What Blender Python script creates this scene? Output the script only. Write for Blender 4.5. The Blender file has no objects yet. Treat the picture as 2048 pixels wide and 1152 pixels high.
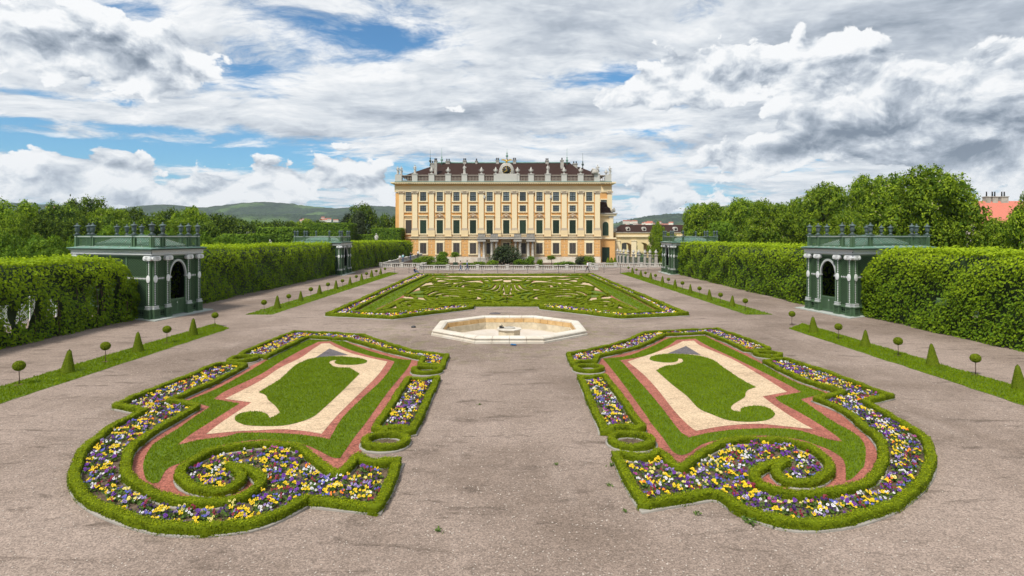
import bpy, bmesh, math, random
import numpy as np
from mathutils import Vector, Matrix
from mathutils.geometry import tessellate_polygon
rng = np.random.default_rng(7); random.seed(7)
R = math.radians
S = bpy.context.scene
COL = S.collection

# ------------------------------------------------------------------ camera
F = 1200.0; H = 5.8; CX = 1018.0; HY = 474.0        # focal length in photo pixels, eye height, vanishing point
cd = bpy.data.cameras.new('camera'); cam = bpy.data.objects.new('camera', cd); COL.objects.link(cam)
cam.location = (0, 0, H); cam.rotation_euler = (R(90), 0, 0)
cd.sensor_width = 36; cd.lens = 36*F/2048; cd.shift_x = (1024-CX)/2048; cd.shift_y = -(576-HY)/2048
cd.clip_start = 0.1; cd.clip_end = 12000
S.camera = cam
S.view_settings.view_transform = 'Standard'; S.view_settings.look = 'None'
S.view_settings.exposure = 0.12; S.view_settings.gamma = 1.0; S.view_settings.use_curve_mapping = False
S.render.engine = 'CYCLES'
S.cycles.max_bounces = 6; S.cycles.diffuse_bounces = 3; S.cycles.transmission_bounces = 3
S.cycles.volume_bounces = 0; S.cycles.transparent_max_bounces = 4

# ------------------------------------------------------------------ node helper
class NT:
    def __init__(s, nt): s.nt = nt; s.L = nt.links
    def new(s, t, **k):
        n = s.nt.nodes.new(t)
        for a, b in k.items(): setattr(n, a, b)
        return n
    def put(s, sock, v):
        if isinstance(v, bpy.types.NodeSocket): s.L.new(v, sock)
        elif v is not None: sock.default_value = v
    def m(s, op, a, b=None, c=None, clamp=False):
        n = s.new('ShaderNodeMath', operation=op, use_clamp=clamp)
        s.put(n.inputs[0], a)
        if b is not None: s.put(n.inputs[1], b)
        if c is not None: s.put(n.inputs[2], c)
        return n.outputs[0]
    def vm(s, op, a, b=None, scale=None):
        n = s.new('ShaderNodeVectorMath', operation=op)
        s.put(n.inputs[0], a)
        if b is not None: s.put(n.inputs[1], b)
        if scale is not None: s.put(n.inputs['Scale'], scale)
        return n.outputs[0]
    def xyz(s, x, y, z):
        n = s.new('ShaderNodeCombineXYZ')
        for i, v in enumerate((x, y, z)): s.put(n.inputs[i], v)
        return n.outputs[0]
    def sep(s, v):
        n = s.new('ShaderNodeSeparateXYZ'); s.put(n.inputs[0], v); return n.outputs
    def noise(s, vec, scale, detail=4, rough=0.5, dist=0.0, lac=2.0):
        n = s.new('ShaderNodeTexNoise'); s.put(n.inputs['Vector'], vec)
        n.inputs['Scale'].default_value = scale; n.inputs['Detail'].default_value = detail
        n.inputs['Roughness'].default_value = rough; n.inputs['Distortion'].default_value = dist
        n.inputs['Lacunarity'].default_value = lac
        return n.outputs['Fac']
    def vor(s, vec, scale, feature='F1', out='Distance'):
        n = s.new('ShaderNodeTexVoronoi', feature=feature); s.put(n.inputs['Vector'], vec); n.inputs['Scale'].default_value = scale
        return n.outputs[out]
    def mix(s, f, a, b, kind='MIX'):
        n = s.new('ShaderNodeMix', data_type='RGBA', blend_type=kind, clamp_factor=True)
        s.put(n.inputs[0], f)
        s.put(n.inputs[6], a if isinstance(a, bpy.types.NodeSocket) else (*a[:3], 1))
        s.put(n.inputs[7], b if isinstance(b, bpy.types.NodeSocket) else (*b[:3], 1))
        return n.outputs[2]
    def sm(s, x, a, b):                       # smoothstep
        n = s.new('ShaderNodeMapRange', interpolation_type='SMOOTHSTEP')
        s.put(n.inputs['Value'], x); n.inputs['From Min'].default_value = a; n.inputs['From Max'].default_value = b
        return n.outputs[0]

# ------------------------------------------------------------------ sky with broken cumulus
SUN_DIR = Vector((-0.36, -0.55, 0.95)).normalized()
sun_el = math.asin(SUN_DIR.z); sun_az = math.atan2(SUN_DIR.x, SUN_DIR.y)
W = bpy.data.worlds.new('World'); S.world = W; W.use_nodes = True
W.node_tree.nodes.clear()
n = NT(W.node_tree)
sky = n.new('ShaderNodeTexSky', sky_type='NISHITA', sun_disc=False)
sky.sun_elevation = sun_el; sky.sun_rotation = sun_az; sky.air_density = 1.0; sky.dust_density = 0.4; sky.ozone_density = 2.5
tc = n.new('ShaderNodeTexCoord')
d = n.vm('NORMALIZE', tc.outputs['Generated'])
dx, dy, dz = n.sep(d)
az = n.m('ARCTAN2', dx, dy); el = n.m('ARCSINE', dz)
def ang(x, y):
    a = math.atan((x-CX)/F); return a, math.atan((HY-y)/F*math.cos(a))
def blob(x, y, rx, ry, amp):
    a, e = ang(x, y)
    u = n.m('MULTIPLY', n.m('SUBTRACT', az, a), F/rx); v = n.m('MULTIPLY', n.m('SUBTRACT', el, e), F/ry)
    r2 = n.m('MULTIPLY_ADD', u, u, n.m('MULTIPLY', v, v))
    return n.m('MULTIPLY', n.m('POWER', 2.718, n.m('MULTIPLY', r2, -1.0)), amp)
def total(bl):
    t = None
    for b in bl:
        x = blob(*b); t = x if t is None else n.m('ADD', t, x)
    return t
# high layer: flat sheets in perspective, with blue holes
zc = n.m('ADD', n.m('MAXIMUM', dz, 0.0), 0.15)
p = n.xyz(n.m('DIVIDE', dx, zc), n.m('DIVIDE', dy, zc), 0.0)
hole = total([(70,285,420,15,-.17),(430,318,260,16,-.12),(570,26,200,30,-.012),(790,75,120,26,-.085),(240,22,130,22,-.05),(1240,155,100,34,-.15),(1290,262,110,16,-.15),
              (90,188,220,11,-.11),(60,240,260,10,-.12),(700,360,90,14,-.10),(1650,90,500,160,.12),(1050,230,300,60,.08),(330,215,500,26,.07),(1100,60,200,60,.05)])
wv = n.vm('ADD', p, n.vm('SCALE', n.xyz(n.noise(p, 1.1, 4), n.noise(n.vm('ADD', p, (7.3, 2.1, 0)), 1.1, 4), 0.0), scale=0.5))
pm = n.vm('MULTIPLY', wv, (0.80, 1.15, 1.0))
def dens(vec, dt=8):
    return n.m('ADD', n.m('MULTIPLY', n.noise(vec, 1.15, dt, .58), .60), n.m('MULTIPLY', n.noise(n.vm('ADD', vec, (3.1, 9.2, 0)), 4.2, dt-2, .66), .40))
n0 = dens(pm); n1 = dens(n.vm('MULTIPLY', pm, (.965, .95, 1)), 6)
D = n.m('ADD', n0, hole)
covA = n.sm(D, .395, .52)
q0 = n.xyz(az, n.m('MULTIPLY', el, 1.8), 1.7)
darkA = total([(1010,215,240,26,.16),(1130,10,200,30,.20),(360,205,140,18,.10),(1850,50,300,60,.22),(1600,200,240,80,.10)])
darkA = n.m('MULTIPLY', darkA, n.m('MULTIPLY_ADD', n.noise(q0, 14, 5, .6), 1.6, .1))
brA = n.m('SUBTRACT', n.m('ADD', n.m('MULTIPLY', n.m('SUBTRACT', n0, n1), 3.0), .80), n.m('ADD', n.m('MULTIPLY', n.sm(D, .48, .70), .24), darkA))
# low layer: heaped cumulus seen from the side, lit tops and grey bases
q = n.xyz(az, n.m('MULTIPLY', el, 1.45), 0.3)
qw = n.vm('ADD', q, n.vm('SCALE', n.xyz(n.noise(q, 9, 3), n.noise(n.vm('ADD', q, (3.3, 5.1, 0)), 9, 3), 0.0), scale=0.06))
heap = total([(80,85,150,56,.40),(165,60,70,40,.20),(325,125,105,58,.42),(1350,165,150,50,.36),(1440,130,90,45,.25),(1230,205,70,26,.2),(1700,190,170,70,.30),(1930,170,170,60,.30),
              (70,325,150,32,.30),(245,330,50,24,.28),(350,395,90,22,.2),(530,330,60,20,.2),(690,330,90,38,.30),(620,365,110,24,.25),(740,365,40,18,.2),(1050,290,70,20,.15),
              (1800,270,250,42,.36),(1990,270,140,50,.30),(1480,320,150,30,.22),(1330,385,120,30,.22),(1990,345,90,28,.28),(450,372,80,18,.22),(150,385,110,18,.2),
              (1660,80,90,60,.20),(820,210,120,30,.12)])
def puff(vec, dt=8):
    a = n.noise(vec, 13, dt, .60)
    b = n.vor(n.vm('ADD', vec, n.vm('SCALE', n.xyz(a, a, 0.0), scale=.03)), 26, 'SMOOTH_F1')
    return n.m('ADD', n.m('MULTIPLY', a, .80), n.m('MULTIPLY', b, -.22))
band = n.m('MULTIPLY', n.m('SUBTRACT', 1.0, n.sm(el, .05, .13)), .10)
base = n.m('ADD', heap, band)
f0 = n.m('ADD', puff(qw), base)
f1 = puff(n.vm('ADD', qw, (-.004, .013, 0)), 6); f2 = puff(n.vm('ADD', qw, (-.010, .034, 0)), 4)
g0 = puff(qw)
def shifted(bl, dy):
    return [(x, y+dy, rx, ry, amp) for x, y, rx, ry, amp in bl]
covB = n.sm(f0, .485, .525)
grad = n.m('ADD', n.m('MULTIPLY', n.m('SUBTRACT', g0, f1), 2.8), n.m('MULTIPLY', n.m('SUBTRACT', g0, f2), 1.7))
darkB = total([(1800,285,270,36,.75),(1990,225,110,20,.45),(1970,300,150,40,.45),(1480,290,130,18,.30),(1880,80,150,26,.45),(2010,110,60,26,.3),(1570,245,200,26,.22),
               (290,178,120,18,.30),(70,138,160,14,.18),(1290,222,130,16,.34),(60,398,160,16,.28),(230,352,70,12,.2),(650,392,160,14,.25),(690,352,70,10,.15),(1330,408,140,14,.2),(1450,200,60,30,.2)])
darkB = n.m('MULTIPLY', darkB, n.m('MULTIPLY_ADD', n.noise(q0, 12, 6, .6), .95, .05))
brB = n.m('SUBTRACT', n.m('ADD', grad, .86), n.m('ADD', n.m('MULTIPLY', n.sm(f0, .55, .95), .20), darkB))
def cloud_ramp(f):
    rp = n.new('ShaderNodeValToRGB'); n.put(rp.inputs[0], f); cr = rp.color_ramp
    cr.elements[0].position = 0.0; cr.elements[0].color = (.19, .235, .30, 1)
    cr.elements[1].position = 1.0; cr.elements[1].color = (.90, .91, .92, 1)
    for pos, c in ((.25, (.32, .37, .44, 1)), (.48, (.47, .52, .59, 1)), (.72, (.68, .72, .765, 1))):
        e = cr.elements.new(pos); e.color = c
    return rp.outputs[0]
skycol = n.vm('MULTIPLY', sky.outputs[0], (.058, .100, .120))        # strength of the clear sky between the clouds (about 0.1)
skycol = n.mix(n.m('MULTIPLY', n.m('SUBTRACT', 1.0, n.sm(el, .0, .13)), .8), skycol, (.20, .42, .60))
low = n.m('SUBTRACT', 1.0, n.sm(el, -.02, .16))
colA = n.mix(n.m('MULTIPLY', low, .35), cloud_ramp(brA), (.58, .65, .73))
colB = n.mix(n.m('MULTIPLY', low, .16), cloud_ramp(brB), (.58, .65, .73))
final = n.mix(covB, n.mix(covA, skycol, colA), colB)
bg = n.new('ShaderNodeBackground'); n.put(bg.inputs[0], final); bg.inputs[1].default_value = 1.0
wo = n.new('ShaderNodeOutputWorld'); n.L.new(bg.outputs[0], wo.inputs[0])
try: W.cycles.sampling_method = 'MANUAL'; W.cycles.sample_map_resolution = 512
except Exception: pass

ld = bpy.data.lights.new('sun', 'SUN'); ld.energy = 4.4; ld.angle = R(11); ld.color = (1.0, .95, .86)
sun = bpy.data.objects.new('sun', ld); COL.objects.link(sun)
sun.rotation_euler = SUN_DIR.to_track_quat('Z', 'Y').to_euler()

# ------------------------------------------------------------------ materials
MATS = {}
def mat(name, col, rough=.8, var=.12, scale=3.0, bump=0.0, bscale=30.0, tint=None, trans=0.0, spec=.3, metal=0.0, col2=None, objvar=0.0, coord='Object', bdist=.02):
    """noise-varied principled material; tint: colour reached where the 'tint' face attribute is 1"""
    m = bpy.data.materials.new(name); m.use_nodes = True; MATS[name] = m
    m.node_tree.nodes.clear(); k = NT(m.node_tree)
    out = k.new('ShaderNodeOutputMaterial'); b = k.new('ShaderNodeBsdfPrincipled')
    if coord == 'World': pos = k.new('ShaderNodeNewGeometry').outputs['Position']
    else: pos = k.new('ShaderNodeTexCoord').outputs[coord]
    c = (*col, 1)
    if col2 is not None: c = k.mix(k.sm(k.noise(pos, scale*.5, 4, .6), .38, .62), col, col2)
    if tint is not None:
        at = k.new('ShaderNodeAttribute', attribute_name='tint')
        c = k.mix(at.outputs['Fac'], c if isinstance(c, bpy.types.NodeSocket) else col, tint)
    if var > 0:
        f = k.m('MULTIPLY_ADD', k.noise(pos, scale, 5, .6), 2*var, 1-var)
        c = k.vm('MULTIPLY', c if isinstance(c, bpy.types.NodeSocket) else tuple(col), k.xyz(f, f, f))
    if objvar > 0:
        oi = k.new('ShaderNodeObjectInfo'); f = k.m('MULTIPLY_ADD', oi.outputs['Random'], 2*objvar, 1-objvar)
        c = k.vm('MULTIPLY', c if isinstance(c, bpy.types.NodeSocket) else tuple(col), k.xyz(f, f, f))
    if isinstance(c, bpy.types.NodeSocket): k.L.new(c, b.inputs['Base Color'])
    else: b.inputs['Base Color'].default_value = (*col, 1)
    b.inputs['Roughness'].default_value = rough; b.inputs['Metallic'].default_value = metal
    b.inputs['Specular IOR Level'].default_value = spec
    if bump > 0:
        bn = k.new('ShaderNodeBump'); bn.inputs['Strength'].default_value = bump; bn.inputs['Distance'].default_value = bdist
        k.L.new(k.noise(pos, bscale, 5, .65), bn.inputs['Height']); k.L.new(bn.outputs[0], b.inputs['Normal'])
    sh = b.outputs[0]
    if trans > 0:
        t = k.new('ShaderNodeBsdfTranslucent')
        if isinstance(c, bpy.types.NodeSocket): k.L.new(k.vm('MULTIPLY', c, (1.25, 1.25, .7)), t.inputs[0])
        else: t.inputs[0].default_value = (*col, 1)
        mx = k.new('ShaderNodeMixShader'); mx.inputs[0].default_value = trans
        k.L.new(sh, mx.inputs[1]); k.L.new(t.outputs[0], mx.inputs[2]); sh = mx.outputs[0]
    k.L.new(sh, out.inputs[0])
    return m
def srgb(r, g, b, k=1.0):
    f = lambda c: ((c/255+.055)/1.055)**2.4 if c > 10 else c/255/12.92
    return (f(r)*k, f(g)*k, f(b)*k)

# gravel: speckled, trodden and slightly mossy
def gravel_mat(name, base, dark, light, speck=.35, moss=None, grain=26.0, big=.12):
    m = bpy.data.materials.new(name); m.use_nodes = True; MATS[name] = m
    m.node_tree.nodes.clear(); k = NT(m.node_tree)
    out = k.new('ShaderNodeOutputMaterial'); b = k.new('ShaderNodeBsdfPrincipled')
    pos = k.new('ShaderNodeNewGeometry').outputs['Position']
    c = k.mix(k.sm(k.noise(pos, big, 6, .62), .36, .66), base, dark)
    c = k.mix(k.m('MULTIPLY', k.sm(k.noise(k.vm('MULTIPLY', pos, (.45, 1.5, 1)), 1.1, 7, .72, .8), .53, .68), .85), c, tuple(x*.62 for x in dark))
    c = k.mix(k.m('MULTIPLY', k.sm(k.noise(k.vm('MULTIPLY', pos, (1.3, .25, 1)), .9, 5, .6, .3), .55, .75), .35), c, light)
    if moss is not None:
        x, y, z = k.sep(pos)
        r = k.m('SQRT', k.m('ADD', k.m('POWER', x, 2), k.m('POWER', k.m('SUBTRACT', y, 37.5), 2)))
        near = k.m('SUBTRACT', 1.0, k.sm(r, 4.5, 13.0))
        f = k.m('MULTIPLY', near, k.sm(k.noise(pos, 1.1, 6, .7), .47, .66))
        c = k.mix(k.m('MULTIPLY', f, .62), c, moss)
    v = k.new('ShaderNodeTexVoronoi'); k.put(v.inputs['Vector'], pos); v.inputs['Scale'].default_value = grain
    st = k.sep(v.outputs['Color'])[0]
    g = k.m('MULTIPLY_ADD', k.m('SUBTRACT', st, .5), 2*speck, 1.0)
    g2 = k.m('MULTIPLY_ADD', k.m('SUBTRACT', k.noise(pos, grain*.22, 4, .7), .5), speck*1.3, 1.0)
    g3 = k.m('MULTIPLY_ADD', k.m('SUBTRACT', k.noise(pos, grain*.07, 5, .75), .5), speck*1.5, 1.0)
    g = k.m('MULTIPLY', k.m('MULTIPLY', g, g2), g3)
    c = k.vm('MULTIPLY', c, k.xyz(g, g, g))
    k.L.new(c, b.inputs['Base Color']); b.inputs['Roughness'].default_value = .9; b.inputs['Specular IOR Level'].default_value = .2
    bn = k.new('ShaderNodeBump'); bn.inputs['Strength'].default_value = .55; bn.inputs['Distance'].default_value = .03
    hgt = k.m('ADD', k.m('MULTIPLY', st, .4), k.m('MULTIPLY', k.noise(pos, 5, 6, .7), 1.4))
    k.L.new(hgt, bn.inputs['Height']); k.L.new(bn.outputs[0], b.inputs['Normal'])
    k.L.new(b.outputs[0], out.inputs[0])
    return m
gravel_mat('gravel', (.285, .222, .184), (.178, .134, .106), (.345, .280, .238), moss=(.165, .150, .065), speck=.36, grain=40)
gravel_mat('red_gravel', (.335, .118, .085), (.27, .092, .066), (.40, .17, .125), speck=.42, grain=30, big=.8)
gravel_mat('cream_gravel', (.55, .415, .275), (.49, .36, .235), (.60, .47, .33), speck=.28, grain=30, big=.5)
gravel_mat('slate_gravel', (.13, .115, .12), (.10, .09, .095), (.17, .15, .15), speck=.35, grain=30, big=.8)
gravel_mat('soil', (.13, .092, .062), (.095, .068, .045), (.18, .13, .09), speck=.35, grain=22, big=.9)
mat('grass', (.115, .185, .004), var=.38, scale=1.3, tint=(.205, .275, .007), trans=.25, rough=.8, spec=.05, coord='World')
mat('turf', (.085, .135, .005), var=.35, scale=2.2, bump=.5, bscale=40, coord='World')
mat('meadow', (.07, .13, .02), var=.35, scale=.03, coord='World')
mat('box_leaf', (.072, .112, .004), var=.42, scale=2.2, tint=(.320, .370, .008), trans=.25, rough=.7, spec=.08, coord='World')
mat('climber_leaf', (.092, .175, .009), var=.30, scale=.55, tint=(.36, .47, .012), trans=.34, rough=.6, spec=.10, coord='World')
mat('yew_leaf', (.085, .125, .008), var=.25, scale=2, tint=(.22, .27, .012), trans=.18, rough=.7, spec=.08, coord='World')
mat('chestnut_leaf', (.072, .138, .010), var=.25, scale=.5, tint=(.32, .43, .020), trans=.28, rough=.6, spec=.10, objvar=.14)
mat('lime_leaf', (.075, .15, .012), var=.25, scale=.5, tint=(.22, .33, .014), trans=.22, rough=.6, spec=.10, objvar=.12)
mat('forest_leaf', (.034, .070, .009), var=.3, scale=.4, tint=(.22, .31, .018), trans=.10, rough=.7, spec=.08, objvar=.25)
mat('dark_leaf', (.022, .042, .010), var=.3, scale=.6, tint=(.06, .085, .018), trans=.12, rough=.55, objvar=.15)
mat('hornbeam_leaf', (.06, .12, .012), var=.3, scale=.5, tint=(.19, .29, .018), trans=.22, rough=.7, spec=.08, coord='World')
mat('candle_bloom', (.45, .43, .20), var=.1, rough=.7)
mat('bark', (.085, .065, .048), var=.3, scale=6, bump=.6, bscale=20)
mat('twig', (.10, .06, .045), var=.3, scale=6)
mat('limestone', (.52, .465, .385), var=.14, scale=1.5, bump=.25, bscale=18, col2=(.57, .53, .46), rough=.75)
mat('wall_stone', (.45, .38, .27), var=.22, scale=2.2, bump=.3, bscale=16, col2=(.58, .50, .36))
mat('band_stone', (.50, .31, .13), var=.2, scale=2.0, bump=.3, bscale=16, col2=(.58, .40, .20))
mat('pool_floor', (.54, .49, .43), var=.14, scale=1.1, col2=(.44, .37, .29), bump=.2)
mat('wet_floor', (.30, .20, .12), var=.15, scale=1.3, rough=.4)
mat('slab_stone', (.36, .39, .36), var=.12, scale=2, bump=.2)
mat('kerb_stone', (.28, .26, .23), var=.18, scale=3, bump=.3)
mat('white_stone', (.47, .45, .41), var=.10, scale=2.5, bump=.2, bscale=14)
mat('grey_stone', (.34, .32, .285), var=.25, scale=2.5, bump=.35, bscale=12, col2=(.42, .39, .34))
mat('ochre_wall', (.66, .365, .135), var=.12, scale=.8, bump=.12, bscale=20, col2=(.70, .39, .14), rough=.85)
mat('cream_trim', (.75, .585, .34), var=.07, scale=1.0, bump=.1, bscale=20, rough=.8)
mat('pale_trim', (.77, .645, .42), var=.07, scale=1.0, bump=.1, bscale=20, rough=.8)
mat('plinth_stone', (.60, .52, .42), var=.15, scale=1.2, bump=.25, col2=(.68, .62, .52))
mat('moulding_grey', (.50, .42, .31), var=.2, scale=5, bump=.3, bscale=12)
mat('dark_gap', (.03, .025, .02), var=.1)
mat('roof_tile', (.040, .022, .018), var=.3, scale=4, bump=.5, bscale=10, rough=.9, spec=.08)
mat('red_tile', (.50, .16, .11), var=.14, scale=2, bump=.3, bscale=8)
mat('copper', (.13, .24, .19), var=.25, scale=2, rough=.6, col2=(.18, .30, .25))
mat('dark_copper', (.040, .070, .058), var=.3, scale=3, rough=.55)
mat('urn_metal', (.055, .072, .072), var=.3, scale=6, rough=.5, col2=(.09, .13, .12))
mat('lattice_green', (.075, .135, .070), var=.15, scale=3, rough=.55)
mat('lattice_dark', (.008, .016, .010), var=.15, scale=3, rough=.6)  # shade of the pavilion interior as a colour; also frieze and cornice paint
mat('grey_paint', (.44, .46, .45), var=.15, scale=5, rough=.6)
mat('weathered_stone', (.27, .23, .19), var=.25, scale=3, bump=.3)
mat('white_paint', (.68, .69, .69), var=.08, scale=5, rough=.55)
mat('shutter_green', (.022, .046, .026), var=.15, scale=2, rough=.55, objvar=.3)
mat('shutter_grey', (.085, .075, .066), var=.15, scale=2, rough=.6, objvar=.2)
mat('sash_green', (.026, .038, .028), var=.1, rough=.5)
mat('pane_glass', (.09, .105, .115), var=.3, scale=.6, rough=.12, spec=.6, col2=(.24, .27, .27), objvar=.6)
mat('pane_dark', (.045, .040, .036), var=.3, scale=.6, rough=.15, spec=.6)
mat('iron', (.035, .035, .036), var=.2, scale=8, rough=.5, spec=.4)
mat('rope', (.05, .05, .055), var=.2, scale=8, rough=.8)
mat('gold', (.62, .40, .07), var=.1, scale=5, rough=.35, metal=.6)
mat('clock_black', (.02, .02, .02), var=.1, rough=.4)
mat('skin', (.55, .34, .25), var=.05, rough=.6)
mat('hair_dark', (.03, .02, .014), var=.1, rough=.5)
mat('cloth_navy', (.018, .026, .06), var=.1); mat('cloth_white', (.66, .66, .68), var=.05); mat('cloth_blue', (.13, .20, .38), var=.1)
mat('cloth_denim', (.07, .11, .22), var=.1); mat('cloth_black', (.02, .02, .022), var=.1); mat('cloth_beige', (.42, .34, .25), var=.1)
mat('cloth_teal', (.30, .55, .58), var=.1); mat('cloth_red', (.55, .05, .07), var=.1)
mat('rag_blue', (.04, .13, .28), var=.2)
mat('house_wall', (.66, .60, .54), var=.1, scale=.2, objvar=.25); mat('house_roof', (.34, .12, .08), var=.15, scale=.2, objvar=.3)
mat('yellow_wall', (.70, .55, .30), var=.08, scale=.5)
mat('pink_wall', (.62, .52, .45), var=.1, scale=.5)
PET = {'yellow': (.86, .60, .010), 'pale yellow': (.72, .62, .18), 'white': (.68, .66, .70), 'lilac': (.30, .22, .50), 'blue': (.10, .10, .42),
       'violet': (.14, .03, .30), 'dark purple': (.045, .012, .10), 'maroon': (.24, .015, .04), 'orange': (.72, .20, .012), 'magenta': (.36, .05, .23)}
PW = np.array([.24, .06, .11, .07, .08, .12, .17, .11, .02, .02]); PW = PW/PW.sum()
for kx, v in PET.items(): mat('petal_'+kx.replace(' ', '_'), v, var=.08, rough=.6, trans=.15)
mat('petal_eye', (.03, .012, .03), var=.05)
mat('pansy_leaf', (.06, .115, .018), var=.25, scale=3, tint=(.12, .20, .03), trans=.2)

# hills: woods and meadows
def hill_mat():
    m = bpy.data.materials.new('hill'); m.use_nodes = True; MATS['hill'] = m; m.node_tree.nodes.clear(); k = NT(m.node_tree)
    out = k.new('ShaderNodeOutputMaterial'); b = k.new('ShaderNodeBsdfPrincipled')
    pos = k.new('ShaderNodeNewGeometry').outputs['Position']; x, y, z = k.sep(pos)
    f = k.sm(k.m('ADD', k.noise(pos, .0055, 4, .55), k.m('MULTIPLY', k.m('SUBTRACT', 1.0, k.sm(z, 8, 55)), .12)), .56, .62)
    wood = k.mix(k.sm(k.noise(pos, .02, 5, .65), .4, .62), (.010, .027, .013), (.028, .055, .020))
    c = k.mix(k.m('MULTIPLY', f, .6), wood, (.085, .15, .035))
    g = k.m('MULTIPLY_ADD', k.vor(pos, .16), .8, .6)
    c = k.vm('MULTIPLY', c, k.xyz(g, g, g))
    k.L.new(c, b.inputs['Base Color']); b.inputs['Roughness'].default_value = .9
    bn = k.new('ShaderNodeBump'); bn.inputs['Strength'].default_value = .9; bn.inputs['Distance'].default_value = 4
    k.L.new(k.vor(pos, .12), bn.inputs['Height']); k.L.new(bn.outputs[0], b.inputs['Normal'])
    k.L.new(b.outputs[0], out.inputs[0])
hill_mat()

# ------------------------------------------------------------------ object helpers
def obj(name, me, parent=None, loc=None, rotz=0.0, scale=None, label=None, cat=None, kind=None, group=None):
    o = bpy.data.objects.new(name, me); COL.objects.link(o)
    if parent is not None: o.parent = parent
    if loc is not None: o.location = loc
    if rotz: o.rotation_euler[2] = rotz
    if scale is not None: o.scale = scale if hasattr(scale, '__len__') else (scale,)*3
    if label: o['label'] = label
    if cat: o['category'] = cat
    if kind: o['kind'] = kind
    if group: o['group'] = group
    return o
def empty(name, loc, label, cat, group=None, rotz=0.0):
    return obj(name, None, None, loc, rotz, None, label, cat, None, group)
def mesh_np(name, V, Q, mats, mi=None, tint=None, smooth=False):
    V = np.asarray(V, np.float32); Q = np.asarray(Q, np.int32); k = Q.shape[1]
    me = bpy.data.meshes.new(name)
    me.vertices.add(len(V)); me.vertices.foreach_set('co', V.ravel())
    me.loops.add(Q.size); me.loops.foreach_set('vertex_index', Q.ravel())
    me.polygons.add(len(Q)); me.polygons.foreach_set('loop_start', np.arange(0, Q.size, k, dtype=np.int32))
    for mm in mats: me.materials.append(MATS[mm])
    if mi is not None: me.polygons.foreach_set('material_index', np.asarray(mi, np.int32))
    if smooth: me.polygons.foreach_set('use_smooth', np.ones(len(Q), bool))
    if tint is not None:
        a = me.attributes.new('tint', 'FLOAT', 'FACE'); a.data.foreach_set('value', np.asarray(tint, np.float32))
    me.update(calc_edges=True); me.validate()
    return me
class MB:
    def __init__(s): s.v = []; s.f = []; s.m = []; s.sm = []
    def add(s, vs, fs, mi=0, sm=False):
        b = len(s.v); s.v += [tuple(v) for v in vs]
        for f in fs: s.f.append(tuple(i+b for i in f)); s.m.append(mi); s.sm.append(sm)
    def box(s, x0, x1, y0, y1, z0, z1, mi=0):
        s.add([(x, y, z) for z in (z0, z1) for y in (y0, y1) for x in (x0, x1)],
              [(0, 2, 3, 1), (4, 5, 7, 6), (0, 1, 5, 4), (2, 6, 7, 3), (0, 4, 6, 2), (1, 3, 7, 5)], mi)
    def qbox(s, q, a0, a1, d0, d1, z0, z1, mi=0):
        s.add([q(a, d, z) for z in (z0, z1) for d in (d0, d1) for a in (a0, a1)],
              [(0, 2, 3, 1), (4, 5, 7, 6), (0, 1, 5, 4), (2, 6, 7, 3), (0, 4, 6, 2), (1, 3, 7, 5)], mi)
    def prism(s, poly, z0, z1, mi=0, q=None):
        k = len(poly); q = q or (lambda x, y, z: (x, y, z))
        s.add([q(x, y, z0) for x, y in poly]+[q(x, y, z1) for x, y in poly],
              [tuple(range(k))[::-1], tuple(range(k, 2*k))]+[(i, (i+1) % k, (i+1) % k+k, i+k) for i in range(k)], mi)
    def lathe(s, prof, c=(0, 0, 0), seg=12, mi=0, sx=1, sy=1, sm=True):
        vs = []; fs = []; k = len(prof)
        for r, z in prof:
            for j in range(seg):
                a = 2*math.pi*j/seg; vs.append((c[0]+r*sx*math.cos(a), c[1]+r*sy*math.sin(a), c[2]+z))
        for i in range(k-1):
            for j in range(seg): fs.append((i*seg+j, i*seg+(j+1) % seg, (i+1)*seg+(j+1) % seg, (i+1)*seg+j))
        fs.append(tuple(range(seg))[::-1]); fs.append(tuple(range((k-1)*seg, k*seg)))
        s.add(vs, fs, mi, sm)
    def tube(s, pts, rad, seg=6, mi=0, sm=True):
        pts = [Vector(p) for p in pts]; rads = rad if hasattr(rad, '__len__') else [rad]*len(pts)
        vs = []; fs = []
        for i, p in enumerate(pts):
            t = (pts[min(i+1, len(pts)-1)]-pts[max(i-1, 0)]).normalized()
            u = t.cross(Vector((.31, .22, .93))).normalized(); w = t.cross(u)
            for j in range(seg):
                a = 2*math.pi*j/seg; vs.append(p+(u*math.cos(a)+w*math.sin(a))*rads[i])
        for i in range(len(pts)-1):
            for j in range(seg): fs.append((i*seg+j, i*seg+(j+1) % seg, (i+1)*seg+(j+1) % seg, (i+1)*seg+j))
        fs.append(tuple(range(seg))[::-1]); fs.append(tuple(range((len(pts)-1)*seg, len(pts)*seg)))
        s.add(vs, fs, mi, sm)
    def mesh(s, name, mats, off=(0, 0, 0)):
        me = bpy.data.meshes.new(name)
        me.from_pydata([(x-off[0], y-off[1], z-off[2]) for x, y, z in s.v], [], s.f)
        for mm in ([mats] if isinstance(mats, str) else mats): me.materials.append(MATS[mm])
        me.polygons.foreach_set('material_index', s.m); me.polygons.foreach_set('use_smooth', s.sm)
        me.update(); return me
    def build(s, name, mats, parent=None, off=(0, 0, 0), **k):
        return obj(name, s.mesh(name, mats, off), parent, **k)
def boxobj(name, m, parent, x0, x1, y0, y1, z0, z1, **k):
    b = MB(); b.box(x0, x1, y0, y1, z0, z1); return b.build(name, m, parent, **k)

def G(x, y, h=0.0):                                   # photo pixel -> ground position at height h
    Z = F*(H-h)/(y-HY); return ((x-CX)*Z/F, Z)
def unit(v): return v/np.maximum(np.linalg.norm(v, axis=-1, keepdims=True), 1e-9)

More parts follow.
